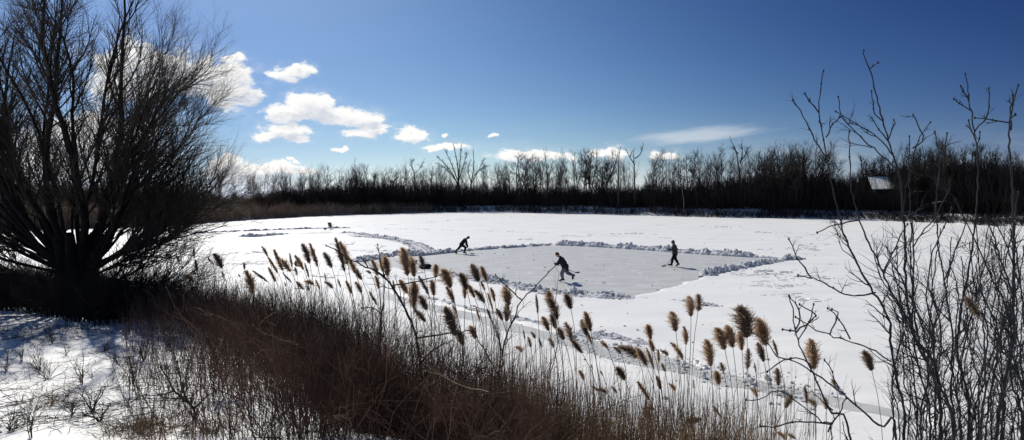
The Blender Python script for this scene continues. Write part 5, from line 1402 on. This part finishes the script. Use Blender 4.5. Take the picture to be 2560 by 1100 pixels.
def vmath(op, a_, b_):
    n_ = N.new('ShaderNodeVectorMath'); n_.operation = op
    for i, x in enumerate((a_, b_)):
        if x is None: continue
        if isinstance(x, tuple): n_.inputs[i].default_value = x
        else: L.new(x, n_.inputs[i])
    return n_.outputs['Value'] if op in ('LENGTH', 'DOT_PRODUCT') else n_.outputs[0]


def sstep(x, a_, b_):
    n_ = N.new('ShaderNodeMapRange'); n_.interpolation_type = 'SMOOTHSTEP'
    L.new(x, n_.inputs['Value']); n_.inputs['From Min'].default_value = a_; n_.inputs['From Max'].default_value = b_
    return n_.outputs['Result']


def wnoise(vec, scale, detail=7, rough=0.55):
    n_ = N.new('ShaderNodeTexNoise'); n_.inputs['Scale'].default_value = scale; n_.inputs['Detail'].default_value = detail; n_.inputs['Roughness'].default_value = rough
    L.new(vec, n_.inputs['Vector']); return n_


sky = N.new('ShaderNodeTexSky'); sky.sky_type = 'NISHITA'; sky.sun_disc = False
sky.sun_elevation = EL; sky.sun_rotation = math.atan2(AZ[0], AZ[1])
sky.altitude = 200; sky.air_density = 1.0; sky.dust_density = 0.6; sky.ozone_density = 2.5
tc = N.new('ShaderNodeTexCoord'); sx = N.new('ShaderNodeSeparateXYZ'); L.new(tc.outputs['Generated'], sx.inputs[0])
yy = math_('MAXIMUM', sx.outputs['Y'], 0.05)
cu_ = math_('DIVIDE', sx.outputs['X'], yy); cv_ = math_('DIVIDE', sx.outputs['Z'], yy)
cb = N.new('ShaderNodeCombineXYZ'); L.new(cu_, cb.inputs[0]); L.new(cv_, cb.inputs[1])
uv = cb.outputs[0]
stretch = vmath('MULTIPLY', uv, (1.0, 1.5, 1.0))
n1 = wnoise(stretch, 17.0, 12, 0.66)
n1b = wnoise(vmath('ADD', stretch, (0.008, -0.016, 0.0)), 17.0, 4, 0.5)
wv = vmath('MULTIPLY', vmath('SUBTRACT', wnoise(stretch, 16.0, 4).outputs['Color'], (0.5, 0.5, 0.5)), (0.055, 0.035, 0.0))
uvw = vmath('ADD', uv, wv)
LOBES = [(340, 190, 110, 75), (430, 178, 80, 50), (500, 200, 90, 52), (570, 215, 80, 50), (625, 240, 42, 26), (785, 268, 62, 32), (720, 285, 75, 24), (850, 288, 85, 24), (915, 298, 46, 15), (735, 187, 40, 20), (765, 185, 25, 20), (700, 190, 24, 14), (602, 150, 26, 13),
         (720, 328, 62, 17), (665, 343, 38, 12), (740, 350, 34, 10), (900, 332, 44, 14), (940, 322, 34, 13), (1032, 338, 46, 15), (1110, 336, 12, 7), (1235, 342, 14, 5), (852, 368, 20, 7), (1122, 366, 52, 10), (690, 428, 120, 14), (600, 432, 90, 20), (560, 410, 40, 22), (735, 405, 12, 5),
         (1330, 388, 110, 14), (1520, 388, 44, 15), (1660, 384, 34, 13), (230, 350, 190, 60), (90, 420, 160, 40)]
w2 = vmath('MULTIPLY', vmath('SUBTRACT', wnoise(stretch, 38.0, 5, 0.6).outputs['Color'], (0.5, 0.5, 0.5)), (0.030, 0.022, 0.0))
uvw = vmath('ADD', uvw, w2)


def lobes(vec, k):
    best = None
    for (a_, b_, rx_, ry_) in LOBES:
        q_ = vmath('MULTIPLY', vmath('SUBTRACT', vec, ((a_ - 1280) / F, (HOR - b_) / F, 0)), (F / rx_ * 0.92, F / ry_ * 0.90, 0.0))
        d_ = vmath('LENGTH', q_, None)
        best = d_ if best is None else math_('SMOOTH_MIN', best, d_, k)
    return best


best = lobes(uvw, 0.15)
bsun = lobes(vmath('ADD', uvw, (-0.006, 0.013, 0.0)), 0.15)   # what lies between this bit of cloud and the sun
K_ = math_('SUBTRACT', 1.08, best)
dens = math_('ADD', K_, math_('MULTIPLY', math_('SUBTRACT', n1.outputs['Fac'], 0.5), 2.1))
halo = math_('MULTIPLY', sstep(K_, -0.75, 0.35), math_('MULTIPLY', sstep(n1.outputs['Fac'], 0.35, 0.7), 0.32))
dens = math_('MAXIMUM', sstep(dens, -0.05, 0.42), halo)
# thin streak of high cloud on the right
st1 = vmath('SUBTRACT', uv, ((1745 - 1280) / F, (HOR - 338) / F, 0))
rot = N.new('ShaderNodeVectorRotate'); rot.rotation_type = 'Z_AXIS'; rot.inputs['Angle'].default_value = -0.10; L.new(st1, rot.inputs['Vector'])
q_ = vmath('LENGTH', vmath('MULTIPLY', rot.outputs[0], (F / 190, F / 24, 0.0)), None)
n3 = wnoise(vmath('MULTIPLY', rot.outputs[0], (1.0, 7.0, 1.0)), 9.0, 6, 0.6)
cir = sstep(math_('ADD', math_('SUBTRACT', 1.0, q_), math_('MULTIPLY', math_('SUBTRACT', n3.outputs['Fac'], 0.5), 1.2)), -0.05, 0.75)
cir = math_('MULTIPLY', cir, 0.36)
# faint veil near the horizon
n4 = wnoise(vmath('MULTIPLY', uv, (1.0, 5.0, 1.0)), 4.0, 5, 0.6)
veil = math_('MULTIPLY', sstep(cv_, 0.16, 0.03), math_('MULTIPLY', sstep(n4.outputs['Fac'], 0.4, 0.8), 0.22))
fac = math_('MAXIMUM', dens, math_('MAXIMUM', cir, veil))
front = sstep(sx.outputs['Y'], 0.1, 0.25)
fac = math_('MULTIPLY', fac, math_('MULTIPLY', front, math_('GREATER_THAN', sx.outputs['Z'], 0.0)))
# cloud shading: lit rims, greyer hollows
lit = math_('ADD', math_('MULTIPLY', math_('SUBTRACT', n1.outputs['Fac'], n1b.outputs['Fac']), -2.2), 0.62)
core = sstep(math_('SUBTRACT', 1.12, bsun), 0.05, 0.75)
sh_ = math_('SUBTRACT', 1.0, math_('MULTIPLY', core, math_('MULTIPLY_ADD', math_('SUBTRACT', 1.0, sstep(lit, 0.25, 0.95)), 0.75, 0.22)))
cm = N.new('ShaderNodeMixRGB'); cm.inputs[1].default_value = (0.60, 0.64, 0.73, 1); cm.inputs[2].default_value = (1.0, 0.99, 0.97, 1); L.new(sh_, cm.inputs['Fac'])
bgs = N.new('ShaderNodeBackground'); bgs.inputs['Strength'].default_value = 0.105
# winter sky: the clear-air sky deepened away from the sun and towards the zenith
gx = math_('MINIMUM', math_('MAXIMUM', sx.outputs['X'], -0.5), 0.66)
gz = math_('MINIMUM', math_('MAXIMUM', sx.outputs['Z'], 0.0), 0.36)
gxz = math_('MULTIPLY', gx, gz); gxx = math_('MULTIPLY', gx, gx)
ghz = math_('EXPONENT', math_('MULTIPLY', gz, -12.0)); ghz2 = math_('EXPONENT', math_('MULTIPLY', gz, -30.0))
gc = N.new('ShaderNodeCombineXYZ')
for i_, (k0, k1, k2, k3, k4) in enumerate(((-0.938, 0.275, -0.266, -4.936, -1.74), (-0.589, 0.109, -0.421, -3.488, -1.458), (-0.316, 0.004, -0.379, -1.974, -0.739))):
    e_ = math_('MULTIPLY_ADD', gx, k1, k0)
    e_ = math_('MULTIPLY_ADD', gz, k2, e_); e_ = math_('MULTIPLY_ADD', gxz, k3, e_); e_ = math_('MULTIPLY_ADD', gxx, k4, e_)
    e_ = math_('MULTIPLY_ADD', ghz, (1.154, 0.668, 0.203)[i_], e_); e_ = math_('MULTIPLY_ADD', ghz2, (-0.25, 0.05, 0.75)[i_], e_)
    L.new(math_('EXPONENT', e_), gc.inputs[i_])
L.new(vmath('MULTIPLY', sky.outputs[0], gc.outputs[0]), bgs.inputs['Color'])
bgc = N.new('ShaderNodeBackground'); bgc.inputs['Strength'].default_value = 1.02; L.new(cm.outputs[0], bgc.inputs['Color'])
mxs = N.new('ShaderNodeMixShader'); L.new(fac, mxs.inputs['Fac']); L.new(bgs.outputs[0], mxs.inputs[1]); L.new(bgc.outputs[0], mxs.inputs[2])
wo = N.new('ShaderNodeOutputWorld'); L.new(mxs.outputs[0], wo.inputs['Surface'])

# ------------------------------------------------------------------ render settings
scene.view_settings.view_transform = 'Standard'; scene.view_settings.look = 'None'
scene.view_settings.exposure = 0; scene.view_settings.gamma = 1
scene.render.engine = 'CYCLES'
scene.cycles.max_bounces = 6; scene.cycles.diffuse_bounces = 3; scene.cycles.transparent_max_bounces = 6
scene.cycles.use_denoising = True
